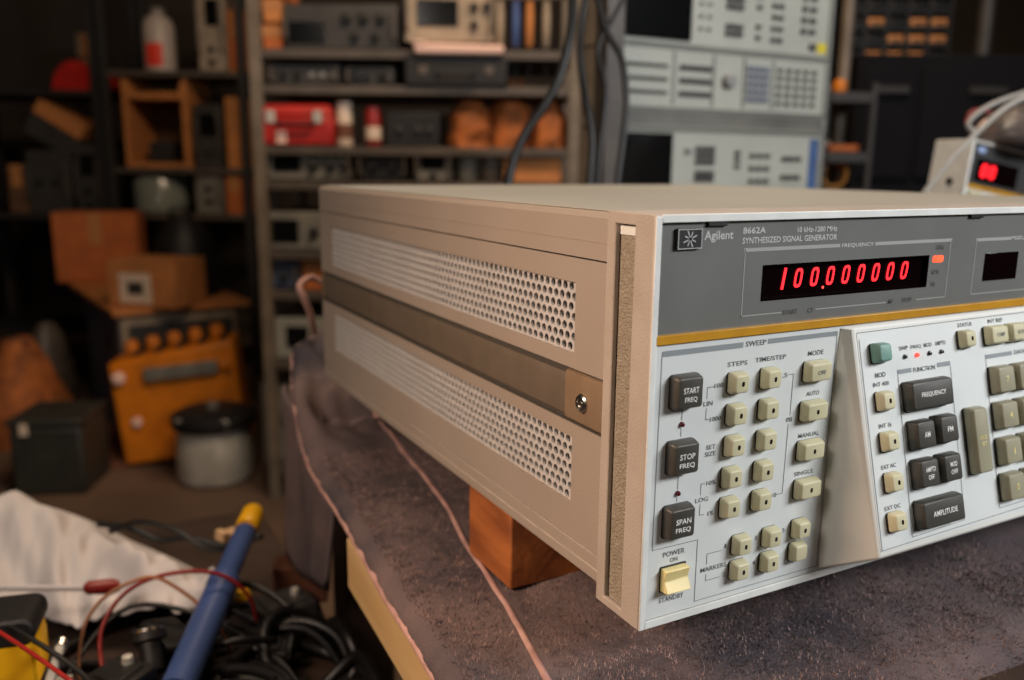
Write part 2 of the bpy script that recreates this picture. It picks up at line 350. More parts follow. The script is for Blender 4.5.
# annunciators and print on the grey panel
mb = MB(); put_text(mb, FD, 'MHz', .1702, .1774, .1532, .0026); rslab(mb, FD, .1738, .1532, .0082, .0034, .0012, 0, .00008); mb.build('lit_annunciator', M['annun'], gen)
mb = MB()
put_text(mb, FD, 'GHz', .1712, .1774, .1590, .0024); put_text(mb, FD, 'kHz', .1700, .1758, .1470, .0024); put_text(mb, FD, 'Hz', .1702, .1736, .1410, .0024)
put_text(mb, FD, 'START', .0718, .0806, .1338, .0022); put_text(mb, FD, 'CF', .0868, .0905, .1337, .0022)
put_text(mb, FD, '\u0394F', .1398, .1438, .1343, .0022); put_text(mb, FD, 'STOP', .1500, .1570, .1343, .0022)
mb.build('dark_panel_print', M['dprint'], gen)
for nm, t, x0, x1, z, h in (('maker_name_print', 'Agilent', .0250, .0404, .1684, .0048), ('model_number_print', '8662A', .0456, .0584, .1704, .0027), ('range_print', '10 kHz-1280 MHz', .0770, .1015, .1700, .0024),
        ('instrument_name_print', 'SYNTHESIZED SIGNAL GENERATOR', .0456, .1018, .1662, .0026), ('section_title_print', 'FREQUENCY', .1054, .1265, .1620, .0020), ('section_title_print', 'MODULATION', .2312, .256, .1617, .0020)):
    mb = MB(); put_text(mb, FD, t, x0, x1, z, h); mb.build(nm, M['pink'], gen)
mb = MB()
def rounded_box_lines(x0, x1, z0, z1, gaps_top, gaps_bot):
    put_line(mb, FD, [(x0, z0), (x0, z1)], .0005); put_line(mb, FD, [(x1, z0), (x1, z1)], .0005)
    def run(z, w, gaps):
        xs = [x0]+[g for ab in gaps for g in ab]+[x1]
        for a, b in zip(xs[::2], xs[1::2]): put_line(mb, FD, [(a, z), (b, z)], w)
    run(z1, .0016, gaps_top); run(z0, .0005, gaps_bot)
rounded_box_lines(.0476, .1822, .1339, .1622, [(.1035, .1282)], [(.0706, .0920), (.1385, .1606)])
rounded_box_lines(.2024, .300, .1339, .1616, [(.2300, .2575)], [])
mb.build('panel_outline_print', M['lbar'], gen)
# badge
bd = MB(); rslab(bd, FD, .0163, .1680, .0132, .0084, .0006, 0, .0016, 0, .0004)
bo = bd.build('maker_badge', M['black'], gen)
FB = Frame((0, 0, 0)); mb = MB()
for a, b, c, d in ((.0102, .0224, .1717, .1720), (.0102, .0224, .1640, .1643), (.0102, .0105, .1643, .1717), (.0221, .0224, .1643, .1717)): put_rect(mb, FB, a, b, c, d, .0002)
for k in range(8):
    a = R(45*k+22); ca, sa = math.cos(a), math.sin(a); L = .0028 if k % 2 else .0034
    put_line(mb, FB, [(.0163+.0010*ca, .1680+.0010*sa), (.0163+L*ca, .1680+L*sa)], .00042, .0002)
for k in range(10):
    a, b = R(36*k), R(36*k+36); put_line(mb, FB, [(.0163+.0009*math.cos(a), .168+.0009*math.sin(a)), (.0163+.0009*math.cos(b), .168+.0009*math.sin(b))], .0003, .0002)
mb.build('spark_emblem', M['pink'], bo)
# ---- print on the pale control panel
mb = MB(); T = lambda t, a, b, z, h=.0021: put_text(mb, F0, t, a, b, z, h)
T('SWEEP', .0503, .0622, .1217, .0024); T('STEPS', .0407, .0520, .1136); T('TIME/STEP', .0564, .0748, .1140); T('MODE', .0884, .0982, .1139, .0023)
T('100', .0341, .0389, .1050); T('1000', .0326, .0388, .0903); T('LIN', .0286, .0336, .0976); T('SET', .0314, .0367, .0778); T('SIZE', .0308, .0369, .0747)
T('10%', .0327, .0382, .0613); T('LOG', .0270, .0341, .0542); T('1%', .0344, .0377, .0470); T('POWER', .0107, .0226, .0325, .0024); T('ON', .0146, .0188, .0293)
T('STANDBY', .0096, .0232, .0113, .0024); T('MARKERS', .0322, .0472, .0204, .0022); T('AUTO', .0893, .0976, .0948); T('MANUAL', .0863, .0997, .0750); T('SINGLE', .0855, .0979, .0566)
T('.5', .0733, .0766, .1053); T('ms', .0779, .0815, .0840); T('10', .0722, .0752, .0486)
T('1', .0455, .0465, .0293); T('2', .0453, .0470, .0155); T('3', .0634, .0650, .0295); T('4', .0632, .0648, .0172); T('5', .0808, .0824, .0298)
L = lambda *p: put_line(mb, F0, p, .0003)
L((.0337, .1047), (.0303, .1047), (.0303, .0998)); L((.0303, .0955), (.0303, .0905), (.0318, .0905)); L((.0318, .0615), (.0298, .0615), (.0298, .0566)); L((.0298, .0520), (.0298, .0471), (.0322, .0471))
L((.0436, .0277), (.0355, .0277), (.0355, .0230)); L((.0355, .0178), (.0355, .0149), (.0435, .0149)); L((.0773, .1053), (.0802, .1053), (.0800, .0862)); L((.0794, .0818), (.0789, .0486), (.0755, .0486))
L((.0172, .098), (.0172, .0922)); L((.0171, .0885), (.0171, .085)); L((.0169, .0695), (.0169, .0615)); L((.0168, .0580), (.0167, .056))
L((.0053, .1205), (.0048, .0359), (.0296, .0357), (.0296, .0063), (.1060, .0063), (.1062, .1205))
mb.build('control_panel_print', M['ink'], gen)
mb = MB(); put_rect(mb, F0, .0053, .0489, .1203, .1227); put_rect(mb, F0, .0632, .1065, .1207, .1229); mb.build('section_bar_print', M['bar'], gen)
# ---- protruding keypad block
P0 = Vector((.1137, -.0020, .1243)); DN = Vector((0, -.2423, -.9702)); NB = Vector((0, -.9702, .2423))
class BF(Frame):
    def p(s, a, b, h=0): return P0+Vector((a-.1137, 0, 0))-DN*b+NB*h      # b runs up the slope: pass -v
FK = BF((0, 0, 0))
XR = .2420+.070; XE = XR+.0065; VB = .1073
pb = P0+DN*VB
mb = MB()
mb.loft([[Vector((.1068, .001, .0040)), Vector((XE, .001, .0040)), Vector((XE, .001, .1252)), Vector((.1068, .001, .1252))],
         [Vector((.1137, pb.y, pb.z)), Vector((XR, pb.y, pb.z)), Vector((XR, P0.y, P0.z)), Vector((.1137, P0.y, P0.z))]])
mb.build('keypad_housing', M['wing'], gen, .0012, seg=3)
mb = MB(); mb.loft([rring(FK, (.1150+XR-.0013)/2, -.0534, XR-.0013-.1150, .1020, .0006, -.0003), rring(FK, (.1150+XR-.0013)/2, -.0534, XR-.0013-.1150, .1020, .0006, .0002)]); mb.build('keypad_plate', M['panel'], gen)
mb = MB(); T = lambda t, a, b, v, h=.0020: put_text(mb, FK, t, a, b, -v, h, .0004)
T('SWP', .1425, .1486, .0124); T('FREQ', .1508, .1584, .0126); T('MOD', .1604, .1663, .0124); T('AMPTD', .1687, .1768, .0123); T('MOD', .1240, .1312, .0234, .0024); T('INT 400', .1220, .1328, .0277)
T('INT 1k', .1228, .1317, .0471); T('EXT AC', .1213, .1314, .0662); T('EXT DC', .1206, .1314, .0853); T('FUNCTION', .1508, .1669, .0236, .0023); T('STATUS', .1874, .1986, .0048); T('INT REF', .2117, .2240, .0046); T('DATA', .2308, .240, .0224, .0022)
L = lambda *p: put_line(mb, FK, [(a, -v) for a, v in p], .0003, .0004)
L((.1153, .0027), (XR-.002, .0017)); L((.1153, .1038), (XR-.002, .1010)); L((.1396, .0245), (.1371, .1015), (.1762, .1003), (.1785, .0245)); L((.2067, .0235), (.2042, .0996), (.28, .0985)); L((.1160, .006), (.1158, .1038))
mb.build('keypad_print', M['ink'], gen)
mb = MB(); put_rect(mb, FK, .1397, .1494, -.0244, -.0223, .0004); put_rect(mb, FK, .1686, .1785, -.0240, -.0218, .0004); put_rect(mb, FK, .2066, .2287, -.0236, -.0215, .0004); put_rect(mb, FK, .252, .28, -.0236, -.0215, .0004); mb.build('section_bar_print', M['bar'], gen)
# ---- keys
def key(F, cx, cy, w, h, ht, m, legend=None, dot=False, lm=None, base=0, label=None, lw=.78, taper=.0010, lh=.0024, ldy=0):
    mb = MB(); r = .0013
    mb.loft([rring(F, cx, cy, w, h, r, base+.0006), rring(F, cx, cy, w, h, r, base+ht*.35), rring(F, cx, cy, w-2*taper*.75, h-2*taper*.75, r*.9, base+ht*.9),
             rring(F, cx, cy, w-2*taper-.0003, h-2*taper-.0003, r*.8, base+ht*.985), rring(F, cx, cy, w-2*taper-.0008, h-2*taper-.0008, r*.7, base+ht)])
    k = mb.build('key', m, gen, sharp=40)
    if label: k['label'] = label
    wl = MB(); rslab(wl, F, cx, cy-.0003, w+.0002, h+.0004, r, base-.0004, base+.0008); wl.build('key_well', M['black'], k)
    if dot:
        d = MB(); rslab(d, F, cx+dot[0], cy+dot[1], 0.0015, .0022, .0006, base+ht, base+ht+.0001); d.build('key_lamp', M['led_blk'], k)
    if legend:
        t = MB(); lines = legend.split('\n'); n = len(lines)
        for i, l in enumerate(lines):
            ww = (w-2*taper)*lw*(len(l)/max(len(x) for x in lines)); put_text(t, F, l, cx-ww/2, cx+ww/2, cy+ldy+(n-1)*lh*.8-i*lh*1.6, lh, base+ht+.00015)
        t.build('key_legend', lm, k)
    return k
RS = (.1056, .0915, .0772, .0628, .0488)
for x in (.0454, .0641):
    for i, z in enumerate(RS): key(F0, x-.0004*(z < .07), z, .0092, .0094, .0052, M['tkey'], None, (.0002, 0))
key(F0, .0927, .1058, .0142, .0096, .0052, M['tkey'], 'OFF', False, M['ink'], lw=.4, lh=.0020)
for z in (.0872, .0683, .0494): key(F0, .0925, z, .0142, .0094, .0052, M['tkey'], None, (-.0002, 0))
for x in (.0535, .0718): key(F0, x, .0292, .0090, .0092, .0052, M['tkey'], None, (.0002, 0)); key(F0, x-.0004, .0170, .0090, .0092, .0052, M['tkey'], None, (.0002, 0))
key(F0, .0903, .0297, .0090, .0090, .0052, M['tkey'], None, (.0002, 0)); key(F0, .0898, .0182, .0090, .0092, .0048, M['tkey'])
for x, z, t in ((.0168, .1052, 'START\nFREQ'), (.0166, .0767, 'STOP\nFREQ'), (.0163, .0480, 'SPAN\nFREQ')): key(F0, x, z, .0142, .0146, .0058, M['dkey'], t, False, M['white'], lw=.66, lh=.0025, ldy=-.0008)
for x, z in ((.0172, .0903), (.0169, .0597)):
    mb = MB(); mb.lathe([(.0012, 0), (.0012, .0006), (.0009, .0013), (.0003, .0016)], (x, .0006, z), 12, axis='y'); mb.build('sweep_lamp', M['led_off'], gen)
mb = MB(); mb.loft([[(x, .002, .0158), (x, -.0048, .0164), (x, -.0022, .0214), (x, -.0034, .0262), (x, .002, .0266)] for x in (.0098, .0230)])
ro = mb.build('power_rocker', M['cream'], gen, .0004)
mb = MB(); rslab(mb, F0, .0164, .0212, .0142, .0120, .0008, -.0002, .0004); mb.build('rocker_well', M['black'], ro)
# block keys (v measured down the slope)
B = .0003
key(FK, .1267, -.0130, .0094, .0094, .0056, M['gkey'], base=B, label='sea green local key')
for v, x in ((.0355, .1263), (.0544, .1262), (.0734, .1260), (.0917, .1254)): key(FK, x, -v, .0090, .0092, .0050, M['tkey'], None, (.0002, 0), base=B)
key(FK, .1902, -.0119, .0090, .0090, .0050, M['tkey'], None, (.0006, 0), base=B)
for i, t in enumerate(('COMP', 'RTN', 'STO', 'RCL', 'SET')): key(FK, .2138+.0175*i, -.0118, .0145, .0098, .0050, M['tkey'], t, False, M['ink'], base=B, lw=.5, lh=.0020)
DK = dict(lm=M['white'], base=B)
key(FK, .1562, -.0355, .0305, .0142, .0058, M['dkey'], 'FREQUENCY', lw=.62, lh=.0026, **DK)
key(FK, .1482, -.0541, .0138, .0140, .0058, M['dkey'], 'AM', lw=.34, lh=.0026, **DK); key(FK, .1652, -.0537, .0138, .0140, .0058, M['dkey'], 'FM', lw=.34, lh=.0026, **DK)
key(FK, .1477, -.0724, .0138, .0140, .0058, M['dkey'], 'AMPTD\nOFF', lw=.6, lh=.0023, **DK); key(FK, .1647, -.0724, .0138, .0140, .0058, M['dkey'], 'MOD\nOFF', lw=.42, lh=.0023, **DK)
key(FK, .1549, -.0918, .0305, .0138, .0058, M['dkey'], 'AMPLITUDE', lw=.62, lh=.0026, **DK)
key(FK, .1895, -.0627, .0118, .0332, .0058, M['okey'], 'INCR\nSET', lm=M['cream'], base=B, lw=.55, lh=.0020)
for r_, row in enumerate((('7', '8', '9'), ('4', '5', '6'), ('1', '2', '3'), ('0', '.', '-'))):
    for c_, t in enumerate(row): key(FK, .2142-.0005*r_+.0175*c_, -(.0348+.0182*r_), .0142, .0142, .0056, M['okey'], t, lm=M['cream'], base=B, lw={'1': .08, '.': .08, '-': .2}.get(t, .19), lh={'.': .0009, '-': .0007}.get(t, .0034))
for r_, t in enumerate(('GHz', 'MHz', 'kHz', 'Hz')): key(FK, .2142-.0005*r_+.0535+.020, -(.0348+.0182*r_), .0165, .0142, .0056, M['okey'], t, lm=M['cream'], base=B, lw=.5, lh=.0026)
for i, x in enumerate((.1458, .1546, .1637, .1727)):
    mb = MB(); rings = []
    for rr, hh in ((.0011, 0), (.0011, .0006), (.0008, .0012), (.0002, .0014)):
        rings.append([FK.p(x+rr*math.cos(2*math.pi*k/12), -.0166+rr*math.sin(2*math.pi*k/12), hh+.0003) for k in range(12)])
    mb.loft(rings); o = mb.build('function_lamp', M['led_on'] if i == 1 else M['led_blk'], gen)
    if i == 1: o['label'] = 'lit red function lamp'
for x in (.03, W-.055):
    for y in (.06, D-.06):
        mb = MB(); mb.box(x, x+.025, y, y+.02, -.002, .0075); mb.build('foot', M['black'], gen, .002)
# ================================================================ helpers that turn measured sight lines into places at a chosen real distance
def ray(px, py): return _f+_r*((px-512)/856.07)+_u*((340-py)/856.07)
def PX(px, py, t): return CAMP+ray(px, py)*t
def PZ(px, py, z): d = ray(px, py); return CAMP+d*((z-CAMP.z)/d.z)
def shop(px, py, w): d = ray(px, py); p = d*(w/d.dot(EF)); return p.dot(ER), CAMP.z+p.z
def rect(x0, y0, x1, y1, w):
    ym = (y0+y1)/2; xm = (x0+x1)/2
    return shop(x0, ym, w)[0], shop(x1, ym, w)[0], shop(xm, y1, w)[1], shop(xm, y0, w)[1]
def sthing(name, label, cat, u, w, z, rot=0, group=None): return thing(name, label, cat, SH(u, w, z), -AZ+rot, group)
def smooth(a, b, x):
    t = min(1, max(0, (x-a)/(b-a))); return t*t*(3-2*t)

# ================================================================ table, plank, blanket, wood under the instrument
tb = thing('work_table', 'dark wooden work table hidden under the grey moving blanket', 'table', (.55, .2, FL))
mb = MB(); mb.box(-.572, .08, -.42, .36, .723, .754); mb.build('table_top', M['table'], tb, .003)
for x in (-.53, .02):
    for y in (-.38, .30): mb = MB(); mb.box(x, x+.05, y, y+.05, 0, .723); mb.build('leg', M['table'], tb, .003)
mb = MB(); mb.box(-.5, .04, -.345, -.325, .60, .722); mb.build('apron', M['table'], tb, .002)
mb = MB(); mb.loft([[(-.0800, -.35, z), (-.055, -.35, z), (-.0268, .262, z), (-.0500, .262, z)] for z in (-.090, -.0530)]); pl = mb.build('wooden_plank', M['pine'], None, .0015, loc=(-.05, -.04, -.090))
tag(pl, 'pale pine plank showing its edge under the pink blanket hem', 'plank')
HEM = [(-.075, -.0640, -.043), (-.03, -.0640, -.043), (.061, -.0640, -.041), (.181, -.054, -.040), (.278, -.046, -.040), (.36, -.041, -.040), (.403, -.038, -.037), (.44, -.034, -.022), (.475, -.030, -.002), (.505, -.023, .006), (.53, -.016, .022), (.55, -.003, .030), (.575, .012, .034)]
def hem_at(y):
    for (a, xa, za), (b, xb, zb) in zip(HEM, HEM[1:]):
        if y <= b: t = max(0, (y-a)/(b-a)); return xa+(xb-xa)*t, za+(zb-za)*t
    return HEM[-1][1:]
def blanket_z(x, y):
    hx, hz = hem_at(y); z = -.0405+.0030*noise.noise((x*22, y*16, 1.3))+.0012*noise.noise((x*60, y*60, 4))
    if x < .05: z += .0045*noise.noise((x*30+5, y*9, 2.2))*smooth(.05, -.02, x)*smooth(.0, .2, y)
    k = smooth(-.004, hx+.002, x) if y < .482 else smooth(.16, .0, x)
    lift = max(0, hz+.0405)*k; z += lift+.012*noise.noise((x*70, y*40, 7))*smooth(.40, .46, y)*smooth(.06, .0, x)
    if x > -.002 and y < .485: z = min(z, -.0365)
    z -= .010*smooth(hx+.010, hx, x)
    if y < -.03: d = -.03-y; z -= d*d*9+.25*d
    return z
ys = [-.12+.006*i for i in range(117)]; xo = [.004*i for i in range(60)]+[.24+.02*i for i in range(1, 23)]
bl = MB(); v = []; f = []
for y in ys:
    hx, hz = hem_at(y)
    for a in xo: x = hx+a; v.append((x, y, blanket_z(x, y)))
n = len(xo)
for i in range(len(ys)-1):
    for j in range(n-1): f.append((i*n+j, i*n+j+1, (i+1)*n+j+1, (i+1)*n+j))
bl.add(v, f)
blo = bl.build('moving_blanket', M['blanket'], None, sharp=180)
so = blo.modifiers.new('thickness', 'SOLIDIFY'); so.thickness = .003; so.offset = -1
tag(blo, 'grey fuzzy moving blanket with pink seams draped over the table', 'blanket')
# the corner that hangs off the back left
hg = MB(); v = []; f = []
cols, rows = 26, 16
for i in range(cols):
    t = i/(cols-1); y = .335+.185*t; x0 = -.037+.004*math.sin(t*19)-.004*t+.012*t
    zt = -.043+.035*smooth(.5, 1, t); zb = -.120-.045*math.sin(t*2.6)-.012*math.sin(t*11)
    for j in range(rows):
        s = j/(rows-1); v.append((x0-.008*s*(1+.9*math.sin(t*17+1))+.004*s, y+.012*s*math.sin(t*9), zt+(zb-zt)*s))
for i in range(cols-1):
    for j in range(rows-1): f.append((i*rows+j, i*rows+j+1, (i+1)*rows+j+1, (i+1)*rows+j))
hg.add(v, f); h = hg.build('hanging_corner', M['blanket'], blo, sharp=180)
s2 = h.modifiers.new('thickness', 'SOLIDIFY'); s2.thickness = .004
# pink seams
hp = [Vector((hem_at(y)[0], y, blanket_z(hem_at(y)[0], y)+.0005)) for y in [-.07+.015*i for i in range(43)]]
mb = MB(); mb.tube(hp, .0028, 8); mb.build('hem', M['welt'], blo, sharp=180)
sp_ = spline([(-.036, -.02, 0), (-.023, .04, 0), (-.007, .117, 0), (.006, .19, 0), (.021, .265, 0), (.036, .386, 0), (.056, .567, 0)], 10)
mb = MB(); mb.tube([Vector((p.x, p.y, blanket_z(p.x, p.y)+.0014)) for p in sp_], .0026, 8); mb.build('seam_piping', M['welt'], blo, sharp=180)
mb = MB(); mb.tube(spline([(.020, .552, .082), (.008, .548, .088), (-.006, .535, .082), (-.003, .53, .070), (.004, .535, .052), (.010, .548, .034)], 6), .0032, 8); mb.build('corner_tie', M['welt'], blo, sharp=180)
# pile
pb_ = MB(); v = []; f = []
for k in range(150000):
    y = -.075+.46*rnd.random()**1.25; x = hem_at(y)[0]+.002+.36*rnd.random()**1.35
    if noise.noise((x*120, y*120, 9)) < -.45: continue
    q_ = next(((a.x+(b.x-a.x)*(y-a.y)/(b.y-a.y)) for a, b in zip(sp_, sp_[1:]) if a.y <= y <= b.y), 9)
    if abs(x-q_) < .0050 or x-hem_at(y)[0] < .007: continue
    z = blanket_z(x, y)-.0002; L = .0026+.0028*rnd.random(); a = rnd.random()*6.28; b = rnd.random()*6.28; w_ = .0005+.0004*rnd.random()
    dx, dy = math.cos(a)*w_, math.sin(a)*w_; tx, ty = math.cos(b)*L*.5, math.sin(b)*L*.5; q = len(v)
    v += [(x-dx, y-dy, z), (x+dx, y+dy, z), (x+tx, y+ty, z+L)]; f.append((q, q+1, q+2))
pb_.add(v, f); po = pb_.build('pile', M['pile'], blo, sharp=180); po['kind'] = 'stuff'
# wood under the instrument
def block(y0, y1, label, x0=.0006, x1=.13):
    mb = MB(); mb.box(x0, x1, y0, y1, -.0375, .0071); o = mb.build('wood_block', M['wood'], None, .0012, loc=((x0+x1)/2, (y0+y1)/2, -.0375)); tag(o, label, 'wood block')
block(.120, .174, 'short orange-brown wood block wedged under the near left edge of the signal generator')

# ================================================================ stacked instruments behind
sb = thing('steel_bench', 'grey steel bench standing behind, carrying the stack of measuring instruments', 'bench', (.75, .86, FL))
mb = MB(); mb.box(-.235, .26, -.10, .10, .84, .87); mb.build('bench_top', BG['shelf'], sb, .003)
for x in (-.23, .22):
    for y in (-.095, .055): mb = MB(); mb.box(x, x+.04, y, y+.04, 0, .84); mb.build('leg', BG['shelf'], sb)
YS = .789
def rack_unit(name, label, cat, z0, z1, face, x0=.528, x1=.952, d=.10, lip=True):
    t = thing(name, label, cat, ((x0+x1)/2, YS, z0), 0, 'stacked measuring instruments'); w2 = (x1-x0)/2; h = z1-z0
    mb = MB(); mb.box(-w2, w2, .018, d, .001, h-.001); mb.build('chassis', BG['tan'], t, .002)
    mb = MB(); frame_ring(mb, -w2-.001, w2+.001, 0, h, -w2+.008, w2-.008, .004, h-.004, -.002, .02); mb.build('front_frame', BG['face2'], t, .001)
    mb = MB(); mb.box(-w2+.008, w2-.008, .001, .018, .004, h-.004); mb.build('front_panel', face, t)
    return t, (x0+x1)/2, z0
def plate(t, ox, oz, x0, x1, z0, z1, m, name, y=-.003, bevel=.001):
    mb = MB(); mb.box(x0-ox, x1-ox, y, .002, z0-oz, z1-oz); return mb.build(name, m, t, bevel)
def buttons(t, ox, oz, pts, w, h, m, dep=.004):
    first = None
    for x, z in pts:
        if first is None:
            mb = MB(); mb.box(-w/2, w/2, -dep, .001, -h/2, h/2); first = mb.build('button', m, t, .0006); first.location = (x-ox, 0, z-oz)
        else: copy_part(first, t, (x-ox, 0, z-oz))
G = lambda xs, zs: [(x, z) for x in xs for z in zs]
t, ox, oz = rack_unit('spectrum_display', 'topmost unit of the instrument stack with wide black screen and yellow sticker', 'instrument', .372, .505, BG['face'])
plate(t, ox, oz, .533, .657, .380, .498, BG['screen'], 'screen')
buttons(t, ox, oz, G((.729, .741, .753), (.397, .4075, .436, .4465, .47, .48)), .009, .0075, BG['btn']); buttons(t, ox, oz, G((.790,), (.395, .411, .44, .456, .475))+G((.822, .836), (.394, .411, .428, .445, .462)), .008, .007, BG['btn'])
buttons(t, ox, oz, G((.887, .906), (.412, .429, .446, .463)), .010, .008, BG['btn']); buttons(t, ox, oz, G((.676, .692), (.40, .418, .436)), .006, .005, BG['lbtn']); buttons(t, ox, oz, [(.909, .389)], .012, .010, BG['btn'])
mb = MB(); mb.box(.922-ox, .941-ox, -.0002, .0012, .381-oz, .397-oz); mb.build('sticker', BG['stick'], t)
t, ox, oz = rack_unit('sweep_generator', 'middle unit of the instrument stack with pale panel, knob and dense keypad', 'instrument', .281, .371, BG['face'])
for z in (.3425, .3235, .3045): buttons(t, ox, oz, [(.546+.0075*i, z) for i in range(10)], .0055, .0045, BG['btn']); buttons(t, ox, oz, [(.645+.0105*i, z) for i in range(6)], .0085, .0075, BG['btn'])
for x in (.630, .706, .768, .829): plate(t, ox, oz, x-.002, x+.002, .288, .364, BG['face2'], 'divider', -.001, 0)
mb = MB(); mb.lathe([(.0115, 0), (.0110, .010), (.0095, .012), (.004, .0125)], (.735-ox, .001, .327-oz), 20, axis='y'); mb.build('tuning_knob', BG['lbtn'], t)
buttons(t, ox, oz, G((.778, .790, .802, .814), (.302, .3135, .325, .3365, .348)), .0085, .008, mat('blue_grey_button', (120, 126, 142), .5)); buttons(t, ox, oz, G((.842, .861, .880, .899, .918), (.298, .311, .324, .337, .349)), .0075, .0065, BG['btn'])
t, ox, oz = rack_unit('shelf_spacer_unit', 'thin grey blank unit between the middle and bottom instruments of the stack', 'instrument', .2535, .280, BG['grey'])
t, ox, oz = rack_unit('synthesizer_unit', 'bottom visible unit of the instrument stack with dark left bay and blue edge strip', 'instrument', .072, .2525, BG['face'])
plate(t, ox, oz, .533, .632, .08, .246, BG['screen'], 'screen'); plate(t, ox, oz, .922, .941, .08, .244, BG['bluest'], 'edge_strip', -.001)
buttons(t, ox, oz, G((.684, .697, .710), (.204, .214, .224, .178, .187)), .010, .0078, BG['btn']); buttons(t, ox, oz, G((.763,), (.198, .209, .219))+G((.795, .811, .827), (.175, .195, .215)), .009, .007, BG['btn'])
buttons(t, ox, oz, G((.865, .880, .896), (.181, .211)), .010, .008, BG['btn']); buttons(t, ox, oz, [(.663, .220)], .012, .009, BG['lbtn'])
mb = MB(); mb.box(.478, .508, .745, .775, FL, 1.35); o = mb.build('rack_upright', BG['shelf'], None, .002, loc=(.493, .76, FL)); tag(o, 'grey steel rack upright rising left of the instrument stack', 'upright')
for i, (pts, r, lb) in enumerate((
  ([(590, -30), (606, 30), (622, 60), (626, 110), (618, 178), (612, 230)], .004, 'black cable hanging down the left front of the instrument stack'),
  ([(573, -20), (571, 30), (560, 75), (545, 105), (526, 132), (512, 165), (505, 210)], .006, 'thick black cable slanting down and left beside the brown paper bags'),
  ([(640, -30), (612, 20), (598, 50), (606, 90), (600, 150), (596, 200)], .0035, 'thin black cable looping across the grey rack upright'),
  ([(588, -20), (580, 40), (584, 90), (592, 140), (588, 200)], .005, 'black cable hanging just left of the grey rack upright'))):
    mb = MB(); mb.tube(spline([PX(a, b, 1.00+.03*i) for a, b in pts], 6), r, 8); o = mb.build('hanging_cable', BG['cable'], None, sharp=180); tag(o, lb, 'cable', 'cables hanging by the instrument stack')

# ================================================================ second generator at the right
c0 = PX(975, 139, 1.05); rl = R(8); cb = c0-Vector((math.sin(rl), 0, math.cos(rl)))*.177
g2 = thing('frequency_unit', 'second beige instrument at the far right with red lit digits and gold stripe', 'instrument', cb)
g2.rotation_euler = (0, rl, 0)
mb = MB(); mb.box(.004, W-.004, .030, .056, .008, .170); mb.build('chassis', M['beige'], g2, .002)
mb = MB(); mb.box(-.001, .003, 0, .052, 0, .177); mb.box(W-.003, W+.001, 0, .052, 0, .177); mb.box(.003, W-.003, 0, .034, .1745, .177); mb.box(.003, W-.003, 0, .034, 0, .0035); mb.build('front_frame', M['trim'], g2, .0008)
mb = MB(); mb.lathe([(.0045, 0), (.0045, .002), (.001, .0025)], (0, 0, 0), 14, axis='x'); mb.v = [(-.001-x, y+.022, z+.125) for x, y, z in mb.v]; mb.build('side_screw', M['black'], g2)
mb = MB(); mb.box(.003, W-.003, .001, .004, .124, .1745); mb.build('display_panel', mat('dark_display_grey', (62, 62, 62), .4), g2); mb = MB(); mb.box(.003, W-.003, 0, .004, .1185, .124); mb.build('gold_stripe', M['gold'], g2); mb = MB(); mb.box(.003, W-.003, .001, .004, .0035, .1185); mb.build('control_panel', M['panel'], g2)
mb = MB(); mb.box(.014, .100, -.0005, .002, .129, .156); mb.build('display_window', M['window'], g2)
F2 = Frame((0, -.0006, 0))
for cx in (.029, .0455):
    mb = MB(); FW = F2; seg_ring(mb, cx, .1425, .0125, .0165, .0045); mb.build('lit_digit', M['seg'], g2)
mb = MB(); n = 20; mb.add([F2.p(.0165+.0090*math.cos(6.2832*k/n), .1665+.004*math.sin(6.2832*k/n), .0004) for k in range(n)], [tuple(range(n))]); mb.build('oval_emblem', mat('pale_blue_emblem', (150, 168, 206), .5), g2)
mb = MB(); mb.lathe([(.003, 0), (.003, .002), (.001, .003)], (.040, .001, .108), 12, axis='y'); mb.build('lamp', M['led_on'], g2)
for x in (.012, .024, .060, .08): mb = MB(); mb.box(x-.006, x+.006, -.004, .001, .106, .116); mb.build('button', M['tkey'], g2, .001)
mb = MB(); s_, c_ = math.sin(rl), math.cos(rl); x1 = (W+.01)*c_
mb.loft([[(-.012, y, FL), (x1, y, FL), (x1, y, cb.z-x1*s_/c_-.0012), (-.012, y, cb.z+.012*s_/c_-.0012)] for y in (-.01, .085)])
rs = mb.build('instrument_riser', M['table'], None, .002); rs.location = (cb.x, cb.y, 0); tag(rs, 'dark wooden stand under the second beige instrument at far right', 'stand')
for i, (pts, r, m_, lb, tt) in enumerate((
  ([(1040, 92), (1008, 106), (982, 128), (962, 148), (945, 166), (922, 196)], .0032, 'whitew', 'white cable curving down past the left side of the second beige instrument', .99),
  ([(1045, 88), (1014, 96), (985, 108), (968, 124), (978, 134)], .0028, 'whitew', 'white cable arching over the top of the second beige instrument', 1.06),
  ([(1040, 118), (1010, 116), (990, 120), (980, 132), (1000, 134)], .004, 'pinkw', 'pale pink wire coiled on top of the second beige instrument', 1.09),
  ([(1040, 130), (1015, 126), (998, 122), (988, 112), (972, 112), (966, 124)], .003, 'redw', 'red wire lying in the coil on the second beige instrument', 1.11))):
    mb = MB(); mb.tube(spline([PX(a, b, tt) for a, b in pts], 7), r, 8); o = mb.build('loose_wire', BG[m_], None, sharp=180); tag(o, lb, 'wire', 'loose wires at the far right')
p = PX(1018, 140, 1.10); mb = MB(); rings = []
for i in range(7):
    a = i/6*math.pi/2; rr = math.cos(a)
    rings.append([(p.x+.060*rr*math.cos(6.283*k/18)*(1+.12*noise.noise((k*.9, i, 3))), p.y+.06*rr*math.sin(6.283*k/18)*(1+.12*noise.noise((k*.8, i, 5))), c0.z-.004+.050*math.sin(a)) for k in range(18)])
